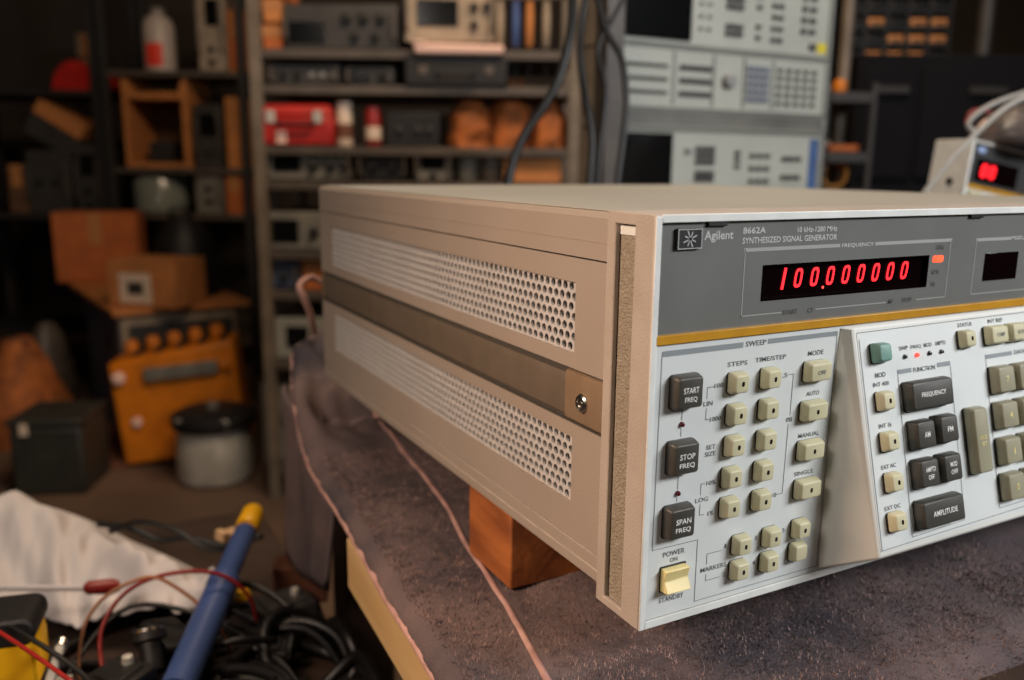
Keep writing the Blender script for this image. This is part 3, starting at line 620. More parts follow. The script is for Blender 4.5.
mb.loft(rings); o = mb.build('plastic_bag', BG['plastic'], None, sharp=180); tag(o, 'clear crinkled plastic bag of wires on the second beige instrument', 'bag')

# ================================================================ left bench and its clutter
BZ = -.215
lb_ = thing('side_bench', 'low dark bench at lower left heaped with cables and tools', 'bench', (-.38, .36, FL))
mb = MB(); mb.box(-.42, .365, -.6, .38, BZ-.03-FL, BZ-FL); mb.build('bench_top', M['table'], lb_, .003)
for x in (-.40, .24):
    for y in (-.58, .32): mb = MB(); mb.box(x, x+.05, y, y+.05, 0, BZ-.03-FL); mb.build('leg', M['table'], lb_)
ridge = [(-40, 512, .93), (-10, 498, .92), (14, 487, .92), (30, 500, .91), (58, 508, .90), (84, 518, .88), (104, 536, .86), (128, 550, .84), (152, 558, .81), (178, 568, .79), (200, 578, .77), (214, 588, .75)]
front = [(-50, 640, .76), (-5, 622, .76), (22, 610, .76), (44, 616, .75), (64, 632, .74), (82, 630, .735), (100, 618, .735), (122, 612, .735), (148, 612, .73), (172, 616, .73), (196, 614, .735), (212, 600, .745)]
cl = MB(); v = []; nr = 15; RP = spline([PX(*a) for a in ridge], 4); FP = spline([PX(*a) for a in front], 4); ncol = len(RP)
for i, (a, b) in enumerate(zip(RP, FP)):
    bk = a+EF*.07; bk.z = max(BZ+.003, b.z-.03)
    for j in range(nr):
        s = j/(nr-1)
        if s < .2: p = bk.lerp(a, s/.2)
        else:
            q = (s-.2)/.8; p = a.lerp(b, q); p = p+Vector((0, 0, .022*math.sin(q*math.pi)))
            p += Vector((.3, -.4, 1))*(0.028*noise.noise((i*.16, q*2.3, 3))+.014*noise.noise((i*.45+q*3, q*2, 8)))*min(1, q*4)
        v.append(p)
cl.add(v, [(i*nr+j, i*nr+j+1, (i+1)*nr+j+1, (i+1)*nr+j) for i in range(ncol-1) for j in range(nr-1)])
o = cl.build('white_rag', BG['cloth'], None, sharp=180); s3 = o.modifiers.new('thickness', 'SOLIDIFY'); s3.thickness = .002; sd = o.modifiers.new('smooth', 'SUBSURF'); sd.levels = 1; sd.render_levels = 1
tag(o, 'crumpled white rag heaped on the left bench', 'cloth')
# desoldering pump
a, b = PX(252, 516, .80), PX(176, 692, .58)
pump = thing('desoldering_pump', 'blue tubular desoldering pump with yellow plunger knob leaning on the cable heap', 'tool', a)
ax = (b-a); Lp = ax.length; q = ax.to_track_quat('Z', 'Y').to_matrix().to_4x4()
def pl_(prof, m_, name, n=20): mb = MB(); mb.X = q; mb.lathe(prof, n=n); return mb.build(name, m_, pump, sharp=30)
pl_([(.001, -.010), (.0085, -.009), (.0100, -.005), (.0105, .018), (.009, .021), (.001, .022)], BG['yel'], 'plunger_knob')
pl_([(.0055, .0215), (.0055, .028)], BG['yel'], 'plunger_rod'); pl_([(.001, .027), (.0090, .027), (.0096, .030), (.0096, .10), (.0128, .103), (.0128, .112), (.0118, .115), (.0118, Lp), (.001, Lp+.001)], BG['bluep'], 'barrel')
pc = PX(243, 596, .71); mb = MB(); mb.lathe([(.001, 0), (.006, .001), (.007, .004), (.005, .009), (.001, .010)], n=14); pb2 = mb.build('release_button', BG['yel'], pump, sharp=30); pb2.location = pc-a-Vector((0, 0, .004))
def wire(pts, t, r, m_, name, lb, cat='wire', grp='loose wires on the left bench'):
    P = [PX(x, y, t[0]+(t[1]-t[0])*i/(len(pts)-1)) for i, (x, y) in enumerate(pts)]
    mb = MB(); mb.tube(spline(P, 8), r, 8); o = mb.build(name, m_, None, sharp=180); return tag(o, lb, cat, grp)
wire([(112, 700), (101, 660), (102, 628), (120, 598), (150, 579), (195, 571), (228, 578), (250, 598), (257, 622)], (.60, .70), .0016, BG['redw'], 'loop_wire', 'dark red wire looping over the white rag towards the blue pump')
wire([(80, 690), (79, 655), (88, 618), (112, 592), (150, 577), (180, 590), (206, 612), (226, 640), (234, 660)], (.62, .68), .0014, BG['tanw'], 'loop_wire', 'copper-tan wire looping in front of the white rag')
wire([(-10, 626), (30, 652), (75, 684)], (.52, .47), .0013, BG['redw'], 'loop_wire', 'bright red wire crossing the yellow tape measure')
wire([(-10, 616), (30, 638), (80, 672), (100, 700)], (.55, .5), .0016, BG['cable'], 'loop_wire', 'black wire crossing above the red one on the yellow tape measure')
a_, b_ = PX(-12, 588, .70), PX(84, 588, .70)
rod = thing('trimming_tool', 'thin white rod with a dark red handle lying across the white rag', 'tool', b_)
mb = MB(); mb.tube([a_-b_, Vector((0, 0, 0))], .0026, 8); mb.build('shaft', BG['cloth'], rod)
mb = MB(); e = (PX(120, 586, .71)-b_); mb.tube([Vector((0, 0, 0)), e*.1, e*.8, e], [.003, .0055, .0065, .004], 10); mb.build('handle', BG['redw'], rod)
# tape measure
tp = PX(-6, 656, .56); tm = thing('tape_measure', 'yellow tape measure with black top at the lower left corner', 'tool', (tp.x, tp.y, tp.z-.035), -.2)
mb = MB(); F3 = Frame((0, 0, 0)); mb.loft([rring(F3, 0, .033, .056, .060, .020, k_, 5) for k_ in (-.020, -.018, .016, .018)]); mb.build('case', BG['yel'], tm, .002)
mb = MB(); mb.loft([rring(F3, .0, .058, .060, .018, .008, k_, 4) for k_ in (-.021, .019)]); mb.build('rubber_cover', BG['blk'], tm, .002); mb = MB(); mb.box(.026, .042, -.012, .012, .004, .007); mb.build('tape_tongue', BG['chrome'], tm)
# shafts, clips, connectors
a_, b_ = PX(44, 700, .50), PX(62, 641, .54); sd_ = thing('nut_driver', 'slim grey steel shaft with bright tip by the yellow tape measure', 'tool', b_)
mb = MB(); mb.tube([a_-b_, (a_-b_)*.12], .0030, 10); mb.build('shaft', BG['chrome'], sd_); mb = MB(); mb.tube([(a_-b_)*.14, (a_-b_)*.02, Vector((0, 0, 0))], [.0042, .0046, .003], 12); mb.build('tip', M['steel'], sd_)
p = PX(150, 642, .62); cn = thing('panel_connector', 'round dark connector with bright metal ring in the cable heap', 'connector', p)
mb = MB(); mb.X = Matrix.Rotation(R(-35), 4, 'X'); mb.lathe([(.008, -.02), (.008, 0), (.012, .001), (.012, .006), (.009, .007), (.009, .002), (.001, .002)], n=18); mb.build('shell', BG['blk'], cn)
mb = MB(); mb.X = Matrix.Rotation(R(-35), 4, 'X'); mb.lathe([(.0085, .0071), (.0105, .0071), (.0105, .009), (.0085, .009), (.0085, .0071)], n=18); mb.build('ring', M['steel'], cn)
p = PX(228, 538, .83); mb = MB(); mb.box(-.011, .011, -.006, .006, 0, .007); mb.box(-.011, -.004, -.006, .006, .007, .010); o = mb.build('beige_clip', mat('beige_clip', (214, 176, 132), .5), None, .001); o.location = p; o.rotation_euler = (.1, .05, .5); tag(o, 'small beige clip lying left of the yellow pump knob', 'clip')
p = PX(113, 655, .57)
mb = MB(); mb.box(-.03, .0, -.02, .02, -.012, .01); mb.box(.0, .008, -.012, .012, -.007, .006); o = mb.build('black_adapter', BG['blk'], None, .003); o.location = PX(185, 640, .66); o.rotation_euler = (.2, .3, .4); tag(o, 'small black power adapter under the blue pump', 'adapter')
wire([(98, 524), (130, 528), (160, 540), (190, 538), (225, 546), (262, 536)], (.86, .84), .0032, BG['cable'], 'loop_wire', 'black wire along the far edge of the left bench behind the pump knob')
wire([(110, 532), (140, 522), (175, 530), (205, 548), (240, 552)], (.85, .82), .0026, BG['cable'], 'loop_wire', 'thinner black wire weaving along the far edge of the left bench')
# heap of black cables
for k in range(32):
    cx, cy = -.19+.165*rnd.random(), .14+.28*rnd.random(); zz = BZ+.006+.035*rnd.random(); rr = .03+.05*rnd.random(); a0 = rnd.random()*6.28
    P = [(min(-.03, cx+rr*math.cos(a0+i*.75)*(1+.4*rnd.random())), cy+rr*1.2*math.sin(a0+i*.75)*(1+.4*rnd.random()), max(BZ+.006, zz+.018*math.sin(i*1.3+k)))for i in range(9)]
    mb = MB(); r_ = rnd.choice((.0022, .003, .004, .005)); mb.tube(spline(P, 5), r_, 7); o = mb.build('black_cable', BG['cable'], None, sharp=180, loc=(cx, cy, BZ)); tag(o, 'black cable tangled in the dark heap on the left bench', 'cable', 'black cables heaped on the left bench')
for i, (px, py, t, sx, sy, sz, m_, lb) in enumerate(((300, 560, .82, .05, .03, .03, 'rust', 'rusty brown metal bracket at the right end of the cable heap'), (282, 600, .76, .05, .04, .03, 'dkgrey', 'dark grey switch box at the right end of the cable heap'), (118, 672, .58, .035, .035, .02, 'blk', 'black junction box near the copper-tan wire loop'), (265, 640, .70, .045, .04, .02, 'blk', 'flat black module right of the blue pump'))):
    p = PX(px, py, t); e = thing('small_box' if i else 'metal_bracket', lb, 'box' if i else 'bracket', (p.x, p.y, BZ), .5*i-.3)
    hh = max(.02, p.z-BZ)
    mb = MB(); mb.box(-sx/2, sx/2, -sy/2, sy/2, 0, hh); mb.build('housing', BG[m_], e, .002); mb = MB(); mb.box(-sx/2+.006, sx/2-.006, -sy/2+.006, sy/2-.006, hh-.001, hh+.002); mb.build('lid', BG[m_], e, .001)
    mb = MB(); mb.lathe([(.004, 0), (.0036, .005), (.001, .006)], (sx/4, 0, hh+.002), 10); mb.build('knob', BG['chrome'], e)

# ================================================================ the shop behind: shelving
def shelving(name, label, u0, u1, w0, w1, zs, top, pm, sm, pr=.016):
    t = sthing(name, label, 'shelving', (u0+u1)/2, w0, FL); hw = (u1-u0)/2; d = w1-w0
    for x in (-hw, hw):
        for y in (0, d):
            mb = MB(); mb.box(x-pr, x+pr, y-pr, y+pr, 0, top-FL); mb.build('post', pm, t, .002)
    for z in zs: mb = MB(); mb.box(-hw+.006, hw-.006, -.008, d, z-.024-FL, z-FL); mb.build('shelf', sm, t, .002)
    return t
WC = 2.45; zc = lambda py: shop(400, py, WC)[1]
uC0, uC1 = shop(261, 165, WC)[0], shop(573, 165, WC)[0]
ZC = [zc(50), zc(86), zc(147), zc(182), zc(252), zc(292), zc(362)]
shelving('steel_rack', 'tall steel shelf rack in the middle crowded with old instruments and a red case', uC0, uC1, WC, WC+.45, ZC+[FL+.1], 1.5, BG['post'], BG['shelf'])
WB = 3.95; zb = lambda py: shop(190, py, WB)[1]
uB0, uB1 = shop(112, 165, WB)[0], shop(247, 165, WB)[0]
ZB = [zb(71), zb(168), zb(214), zb(330)]
shelving('steel_rack', 'brown steel shelf rack holding an orange crate and a white bottle', uB0, uB1, WB, WB+.45, ZB, 1.7, BG['dshelf'], BG['shelf'])
WA = 4.0; za = lambda py: shop(60, py, WA)[1]
uA0, uA1 = shop(-60, 165, WA)[0], shop(104, 165, WA)[0]
ZA = [za(90), za(214), za(330)]
shelving('black_rack', 'black steel shelf rack at the far left with a red bag on it', uA0, uA1, WA, WA+.45, ZA, 1.7, BG['dshelf'], BG['dshelf'], .02)
# ---- things with measured outlines standing on them
def place(x0, y0, x1, y1, w, z=None):
    u0, u1, z0, z1 = rect(x0, y0, x1, y1, w)
    if z is not None: z0 = z
    return (u0+u1)/2, z0, u1-u0, z1-z0
def carton(label, box, w, d, m='card', z=None, rot=0, lab=None, name='cardboard_carton', group=None):
    u, z0, W_, H_ = place(*box, w, z); t = sthing(name, label, 'box', u, w, z0, rot, group)
    mb = MB(); mb.box(-W_/2, W_/2, 0, d, 0, H_); mb.build('carton_body', BG[m], t, .004)
    for s in (0, 1):
        mb = MB(); y0, y1 = (0.001, d/2-.002) if s == 0 else (d/2+.002, d-.001); mb.box(-W_/2, W_/2, y0, y1, H_, H_+.004); mb.build('flap', BG[m], t)
    mb = MB(); mb.box(-.025, .025, -.0008, .0005, H_*.55, H_); mb.build('packing_tape', mat('packing_tape', (170, 116, 70), .3), t)
    if lab:
        mb = MB(); mb.box(lab[0]*W_-W_/2, lab[1]*W_-W_/2, -.0016, .0005, lab[2]*H_, lab[3]*H_); lo = mb.build('paper_label', BG['label'], t)
        mb = MB(); a = (lab[0]+lab[1])/2*W_-W_/2; b = (lab[2]+lab[3])/2*H_; mb.box(a-.03, a+.03, -.0022, -.0012, b-.022, b+.022); mb.build('printed_square', BG['dkgrey'], lo)
    return t
def instr(label, box, w, d=.34, body='grey', face='grey', z=None, screen=None, knobs=(), name='old_instrument', handle=True, rot=0, btns=()):
    u, z0, W_, H_ = place(*box, w, z); t = sthing(name, label, 'instrument', u, w, z0, rot)
    mb = MB(); mb.box(-W_/2, W_/2, .012, d, .006, H_); mb.build('chassis', BG[body], t, .004)
    mb = MB(); mb.box(-W_/2, W_/2, 0, .014, .004, H_); mb.build('front_panel', BG[face], t, .003)
    if screen:
        mb = MB(); mb.box(screen[0]*W_-W_/2, screen[1]*W_-W_/2, -.004, .004, screen[2]*H_, screen[3]*H_); mb.build('screen', BG['screen'], t, .002)
    for fx, fy, r in knobs:
        mb = MB(); mb.lathe([(r, 0), (r*.9, .016), (r*.6, .019), (.001, .019)], (fx*W_-W_/2, 0, fy*H_), 14, axis='y'); mb.build('knob', BG['blk'], t)
    for fx, fy in btns:
        mb = MB(); mb.box(fx*W_-W_/2-.007, fx*W_-W_/2+.007, -.005, .002, fy*H_-.006, fy*H_+.006); mb.build('button', BG['lbtn'], t, .001)
    if handle:
        for s in (-1, 1):
            mb = MB(); x = s*(W_/2-.008); mb.tube([(x, 0, H_*.2), (x, -.025, H_*.25), (x, -.025, H_*.75), (x, 0, H_*.8)], .004, 8); mb.build('handle', BG['shelf'], t)
    for s in (-1, 1): mb = MB(); mb.box(s*(W_/2-.03)-.012, s*(W_/2-.03)+.012, .02, .05, 0, .007); mb.build('foot', BG['blk'], t)
    return t
E0 = .0004
wc = WC+.02
instr('dim grey oscilloscope with dark square screen on the second-highest shelf of the middle rack', (284, 4, 398, 50), wc, .36, 'dkgrey', 'dkgrey', ZC[0]+E0, (.04, .36, .14, .62), ((.55, .7, .014), (.7, .7, .014), (.85, .7, .014), (.62, .3, .012), (.8, .3, .012)))
for i, (y0, y1, m, lb) in enumerate(((26, 50, 'card2', 'small red-brown carton at the left end of the upper shelf, lowest of its stack'), (0, 26, 'card', 'small tan carton second in the stack at the left end of the upper shelf'), (-24, 0, 'card2', 'small red-brown carton topmost in the stack at the left end of the upper shelf'))):
    carton(lb, (247+16, y0, 281, y1), wc, .2, m, ZC[0]+E0+(0 if i == 0 else shop(400, y1, wc)[1]-ZC[0]+.006))
instr('tan-grey cabinet-style instrument with black screen above the pale pink tray', (404, -18, 494, 38), wc, .36, 'tan', 'tan', zc(42), (.14, .60, .28, .72), ((.78, .6, .012), (.78, .3, .012), (.92, .6, .012)))
instr('flat dark instrument on the narrow shelf under the dim grey oscilloscope', (270, 64, 340, 84), wc, .3, 'dkgrey', 'dkgrey', ZC[1]+E0, None, ((.2, .5, .010), (.4, .5, .010)), btns=((.6, .5), (.75, .5), (.9, .5)))
instr('small grey meter beside the flat dark instrument on the narrow shelf', (346, 66, 394, 84), wc, .25, 'grey', 'dkgrey', ZC[1]+E0, (.1, .5, .2, .8), ((.75, .5, .012),))
# case with pale lid, carrying the tan instrument
u, z0, W_, H_ = place(406, 57, 508, 84, wc, ZC[1]+E0); t = sthing('black_equipment_case', 'flat black equipment case on the middle rack with a pale pink tray on top', 'case', u, wc-.04, z0)
mb = MB(); mb.box(-W_/2, W_/2, 0, .36, 0, H_); mb.build('case_body', BG['blk'], t, .006); mb = MB(); mb.tube([(-.05, 0, H_*.4), (-.045, -.025, H_*.35), (.045, -.025, H_*.35), (.05, 0, H_*.4)], .005, 8); mb.build('handle', BG['blk'], t)
for s in (-1, 1): mb = MB(); mb.box(s*W_*.32-.012, s*W_*.32+.012, -.004, .002, H_*.35, H_*.65); mb.build('latch', BG['shelf'], t, .001)
zt = z0+H_+E0; u, _, W_, _ = place(416, 41, 503, 57, wc-.03); t = sthing('pale_tray', 'pale pink plastic tray lying on the flat black equipment case', 'tray', u, wc-.06, zt); hh = zc(43)-zt
mb = MB(); mb.loft([[(-W_/2, 0, 0), (W_/2, 0, 0), (W_/2, .3, 0), (-W_/2, .3, 0)], [(-W_/2-.006, -.006, hh*.9), (W_/2+.004, -.006, hh*.7), (W_/2+.004, .306, hh*.7), (-W_/2-.006, .306, hh*.9)]]); mb.build('tray_body', BG['pinkw'], t, .006)
mb = MB(); mb.box(-W_/2-.008, -W_/2+.03, -.009, .306, hh*.8, hh); mb.build('rim', BG['pinkw'], t, .004)
# red case
u, z0, W_, H_ = place(256, 104, 328, 147, wc-.03, ZC[2]+E0); t = sthing('red_tool_case', 'bright red tool case on the middle shelf of the middle rack', 'case', u+.012, wc-.03, z0)
mb = MB(); mb.box(-W_/2, W_/2, 0, .22, 0, H_*.72); mb.build('case_body', BG['red'], t, .008); mb = MB(); mb.loft([[(-W_/2, 0, H_*.73), (W_/2, 0, H_*.73), (W_/2, .22, H_*.73), (-W_/2, .22, H_*.73)], [(-W_/2+.012, .014, H_), (W_/2-.012, .014, H_), (W_/2-.012, .206, H_), (-W_/2+.012, .206, H_)]]); mb.build('lid', BG['red'], t, .006)
for s in (-.35, .3): mb = MB(); mb.box(s*W_-.012, s*W_+.012, -.006, .002, H_*.55, H_*.85); mb.build('latch', BG['chrome'], t, .001)
mb = MB(); mb.box(-W_*.28, -W_*.14, -.002, .001, H_*.06, H_*.36); mb.build('painted_highlight', BG['pinkw'], t); mb = MB(); mb.tube([(-.05, 0, H_*.6), (-.045, -.02, H_*.5), (.045, -.02, H_*.5), (.05, 0, H_*.6)], .005, 8); mb.build('handle', BG['blk'], t)  # pale pink patch paints the bright highlight on the case front
def can(name, label, cat, box, w, z, mats, rim=True, lid=None):
    u, z0, W_, H_ = place(*box, w, z); t = sthing(name, label, cat, u, w+W_/2, z0); r = W_/2
    mb = MB(); mb.lathe([(r*.9, 0), (r, .004), (r, H_*.92), (r*.93, H_)], n=20); mb.build('body', mats[0], t)
    if len(mats) > 1: mb = MB(); mb.lathe([(r*1.012, H_*.2), (r*1.012, H_*.55)], n=20); mb.build('wrap_label', mats[1], t)
    mb = MB(); mb.lathe([(r*.95, H_), (r*.95, H_*1.05+.004), (.001, H_*1.06+.005)], n=20); mb.build('lid', lid or mats[0], t); return t
can('tin_can', 'pale can with a brown wrap right of the red tool case', 'can', (335, 105, 351, 146), wc, ZC[2]+E0, (BG['label'], BG['rust']))
can('tin_can', 'short red and white can near the tin with a brown wrap', 'can', (364, 110, 380, 146), wc, ZC[2]+E0, (BG['redw'], BG['label']))
u, z0, W_, H_ = place(386, 112, 440, 146, wc, ZC[2]+E0); t = sthing('black_power_supply', 'black boxy power supply right of the red and white can', 'instrument', u, wc, z0); mb = MB(); mb.box(-W_/2, W_/2, 0, .25, 0, H_); mb.build('chassis', BG['blk'], t, .004)
for s in (-.25, .1, .3): mb = MB(); mb.lathe([(.010, 0), (.009, .012), (.001, .014)], (s*W_, 0, H_*.5), 12, axis='y'); mb.build('knob', BG['dkgrey'], t)
instr('greenish grey meter below the red tool case', (266, 150, 352, 180), wc, .3, 'grey', 'grey', ZC[3]+E0, (.08, .4, .3, .8), ((.55, .5, .014), (.75, .5, .014), (.9, .5, .012)))
instr('black slotted instrument between two grey ones on the lower middle shelf', (358, 152, 408, 180), wc, .3, 'blk', 'blk', ZC[3]+E0, None, ((.3, .5, .010), (.7, .5, .010)))
instr('grey instrument with square face right of the black slotted one', (414, 150, 452, 180), wc, .3, 'grey', 'grey', ZC[3]+E0, (.2, .8, .4, .85), ((.5, .2, .010),))
instr('wide grey slab instrument on the shelf under the greenish grey meter', (268, 212, 345, 250), wc, .3, 'dkgrey', 'grey', ZC[4]+E0, (.05, .4, .2, .8), ((.6, .5, .014), (.85, .5, .014)))
instr('dark blue-grey boxy instrument behind the rear corner of the signal generator', (268, 262, 300, 290), wc, .3, 'blue', 'blue', ZC[5]+E0, None, ((.5, .5, .012),))
carton('small orange carton right of the dark blue-grey boxy instrument', (302, 262, 322, 290), wc, .2, 'card2', ZC[5]+E0)
instr('pale grey instrument on the lowest loaded shelf of the middle rack', (272, 318, 345, 360), wc, .3, 'grey', 'face2', ZC[6]+E0, (.2, .5, .3, .8), ((.7, .5, .014),))
u, z0, W_, H_ = place(262, 385, 335, 480, wc, FL+.1+E0); t = sthing('metal_file_box', 'olive grey metal file box on the bottom shelf of the middle rack', 'cabinet', u, wc, z0); mb = MB(); mb.box(-W_/2, W_/2, .01, .4, 0, H_); mb.build('cabinet_body', BG['grey'], t, .004)
for k in range(2): mb = MB(); mb.box(-W_/2+.01, W_/2-.01, 0, .012, H_*(.04+.48*k), H_*(.48+.48*k)); dr = mb.build('drawer', BG['grey'], t, .003); mb = MB(); mb.tube([(-.03, 0, H_*(.26+.48*k)), (-.03, -.02, H_*(.26+.48*k)), (.03, -.02, H_*(.26+.48*k)), (.03, 0, H_*(.26+.48*k))], .004, 8); mb.build('handle', BG['post'], dr)
# paper bags, cartons, cans at the right of the rack
def bag(label, box, w, d, z, seed):
    u, z0, W_, H_ = place(*box, w, z); t = sthing('paper_bag', label, 'bag', u, w+d/2, z0); rings = []
    for i in range(9):
        s = i/8; k = (1-.45*max(0, s-.55)/.45)
        rings.append([(W_/2*k*math.copysign(abs(math.cos(a))**.7, math.cos(a))*(1+.22*noise.noise((math.cos(a)*2+seed, math.sin(a)*2, s*4))), d/2*k*math.sin(a)*(1+.22*noise.noise((math.cos(a)*2, math.sin(a)*2+seed, s*4))), H_*s*(1+.12*noise.noise((math.cos(a)*2, seed, math.sin(a)*3)))) for a in [6.2832*j/22 for j in range(22)]])
    mb = MB(); mb.loft(rings); mb.build('bag_body', BG['bag'], t, sharp=40)
    mb = MB(); q = rings[-1]; mb.loft([[(x*1.02, y*1.02, z-.012) for x, y, z in q], [(x*1.05, y*1.05, z+.012) for x, y, z in q]], cap0=False, cap1=False); mb.build('rolled_top', BG['bag'], t, sharp=40)
bag('crumpled brown paper bag leftmost of those beside the black power supply', (446, 96, 492, 146), wc, .2, ZC[2]+E0, 1)
bag('crumpled brown paper bag in the middle of the three, the tallest', (488, 82, 532, 146), wc+.02, .2, ZC[2]+E0, 5)
bag('crumpled brown paper bag rightmost of the three above the cardboard carton', (530, 96, 570, 146), wc, .2, ZC[2]+E0, 9)
carton('brown cardboard carton on the shelf under the paper bags', (504, 138+12, 562, 180), wc, .28, 'card', ZC[3]+E0)
can('grey_canister', 'grey metal canister left of the brown cardboard carton, nearer it', 'canister', (480, 152, 499, 180), wc, ZC[3]+E0, (BG['shelf'],))
can('grey_canister', 'grey metal canister left of the brown cardboard carton, further from it', 'canister', (457, 152, 477, 180), wc, ZC[3]+E0, (BG['grey'],))
# tools hung over the paper bags
u0, z1 = shop(484, -6, wc+.05)
rail = sthing('tool_rail', 'steel rail across the middle rack above the brown paper bags', 'rail', shop(530, 0, wc)[0], wc+.05, zc(-8)); mb = MB(); mb.box(-.14, .125, 0, .012, 0, .012); mb.build('rail_bar', BG['shelf'], rail)
for i, (px, m_, hm, lb) in enumerate(((500, 'tan', 'tan', 'tan-handled screwdriver hanging leftmost from the steel rail'), (516, 'shelf', 'bluep', 'blue-handled screwdriver hanging from the steel rail'), (530, 'shelf', 'card', 'amber-handled screwdriver hanging from the steel rail'), (547, 'shelf', 'tan', 'tan-handled screwdriver hanging rightmost from the steel rail'))):
    t = sthing('screwdriver', lb, 'tool', shop(px, 0, wc)[0], wc+.03, zc(-8), 0, 'screwdrivers on the steel rail'); mb = MB(); mb.lathe([(.003, -.135), (.010, -.125), (.012, -.05), (.009, -.012), (.001, -.010)], n=12); mb.build('handle', BG[hm], t); mb = MB(); mb.lathe([(.0030, -.24), (.0030, -.13)], n=8); mb.build('shaft', BG['dshelf'], t)
# ---- rack with the crate
wb = WB+.02
u, z0, W_, H_ = place(124, 92, 189, 166, wb, ZB[1]+E0); t = sthing('wooden_crate', 'open orange-brown wooden crate standing on the brown rack', 'crate', u, wb, z0); b_ = .022
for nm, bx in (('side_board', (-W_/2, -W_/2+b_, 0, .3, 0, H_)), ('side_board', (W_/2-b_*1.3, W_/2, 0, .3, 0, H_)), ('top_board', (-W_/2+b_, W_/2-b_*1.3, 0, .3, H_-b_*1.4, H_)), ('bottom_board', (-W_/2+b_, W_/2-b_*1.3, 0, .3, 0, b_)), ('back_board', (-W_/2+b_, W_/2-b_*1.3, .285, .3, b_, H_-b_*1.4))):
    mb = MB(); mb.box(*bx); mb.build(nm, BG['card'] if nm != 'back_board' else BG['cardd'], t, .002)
mb = MB(); mb.box(-W_*.2, W_*.15, .05, .25, b_, H_*.35); mb.build('inner_tray', BG['dshelf'], t, .003)
for s in (-1, 1): mb = MB(); mb.loft([[(s*W_*.5, .0, H_), (s*W_*.36, .0, H_), (s*W_*.36, .3, H_), (s*W_*.5, .3, H_)], [(s*W_*.50, .0, H_+.07), (s*W_*.44, .0, H_+.07), (s*W_*.44, .3, H_+.07), (s*W_*.50, .3, H_+.07)]]); mb.build('raised_end', BG['card'], t, .001)
u, z0, W_, H_ = place(137, 6, 168, 68, wb, ZB[0]+E0); t = sthing('plastic_bottle', 'tall white bottle with a square red label on the brown rack', 'bottle', u, wb+W_/2, z0); r = W_/2
mb = MB(); mb.lathe([(r*.92, 0), (r, .006), (r, H_*.72), (r*.8, H_*.84), (r*.42, H_*.9), (r*.42, H_*.94)], n=20); mb.build('bottle_body', mat('bottle_plastic', (176, 162, 152), .4), t); mb = MB(); mb.lathe([(r*.5, H_*.93), (r*.5, H_), (.001, H_)], n=16); mb.build('cap', BG['grey'], t)
mb = MB(); n = 8; mb.loft([[(r*1.015*math.sin(a), -r*1.015*math.cos(a), zz) for a in [(-.55+1.1*i/n) for i in range(n+1)]]+[(r*.98*math.sin(a), -r*.98*math.cos(a), zz) for a in [(.55-1.1*i/n) for i in range(n+1)]] for zz in (H_*.08, H_*.44)]); mb.build('red_label', simple('red_label', (226, 56, 36), .6, var=.95), t)
u, z0, W_, H_ = place(124, 171, 177, 212, wb, ZB[2]+E0); t = sthing('glass_jar', 'cloudy glass jar with dark contents under the orange-brown crate', 'jar', u, wb+W_/2, z0); r = W_/2
mb = MB(); mb.lathe([(r*.9, 0), (r, .01), (r, H_*.8), (r*.86, H_*.94), (r*.86, H_)], n=24); mb.build('jar_body', BG['glass'], t); mb = MB(); mb.lathe([(r*.85, .006), (r*.9, .012), (r*.9, H_*.55), (.001, H_*.58)], n=20); mb.build('contents', BG['dkgrey'], t); mb = MB(); mb.lathe([(r*.9, H_), (r*.9, H_+.012), (.001, H_+.014)], n=20); mb.build('lid', BG['dkgrey'], t)
instr('tall tan-grey instrument case on the top shelf right of the white bottle', (197, -20, 224, 69), wb, .3, 'tan', 'tan', ZB[0]+E0, (.3, .8, .5, .8), ((.5, .25, .014), (.5, .1, .014)))
instr('dark instrument standing right of the orange-brown crate', (195, 104, 222, 166), wb, .3, 'blk', 'dkgrey', ZB[1]+E0, (.2, .8, .5, .85), ((.5, .25, .014),))
instr('grey upright instrument on the shelf right of the glass jar', (196, 172, 222, 212), wb, .3, 'grey', 'grey', ZB[2]+E0, None, ((.5, .6, .014), (.5, .3, .014)))
carton('tall narrow tan carton on the brown rack, close left of the middle rack post', (226, 98, 243, 166), wb, .25, 'card', ZB[1]+E0)
carton('red-brown carton on the brown rack under the tall narrow one', (226, 174, 243, 212), wb, .25, 'card2', ZB[2]+E0)
carton('upright red-brown carton on the top shelf of the brown rack', (228, 10, 245, 69), wb, .25, 'card2', ZB[0]+E0)
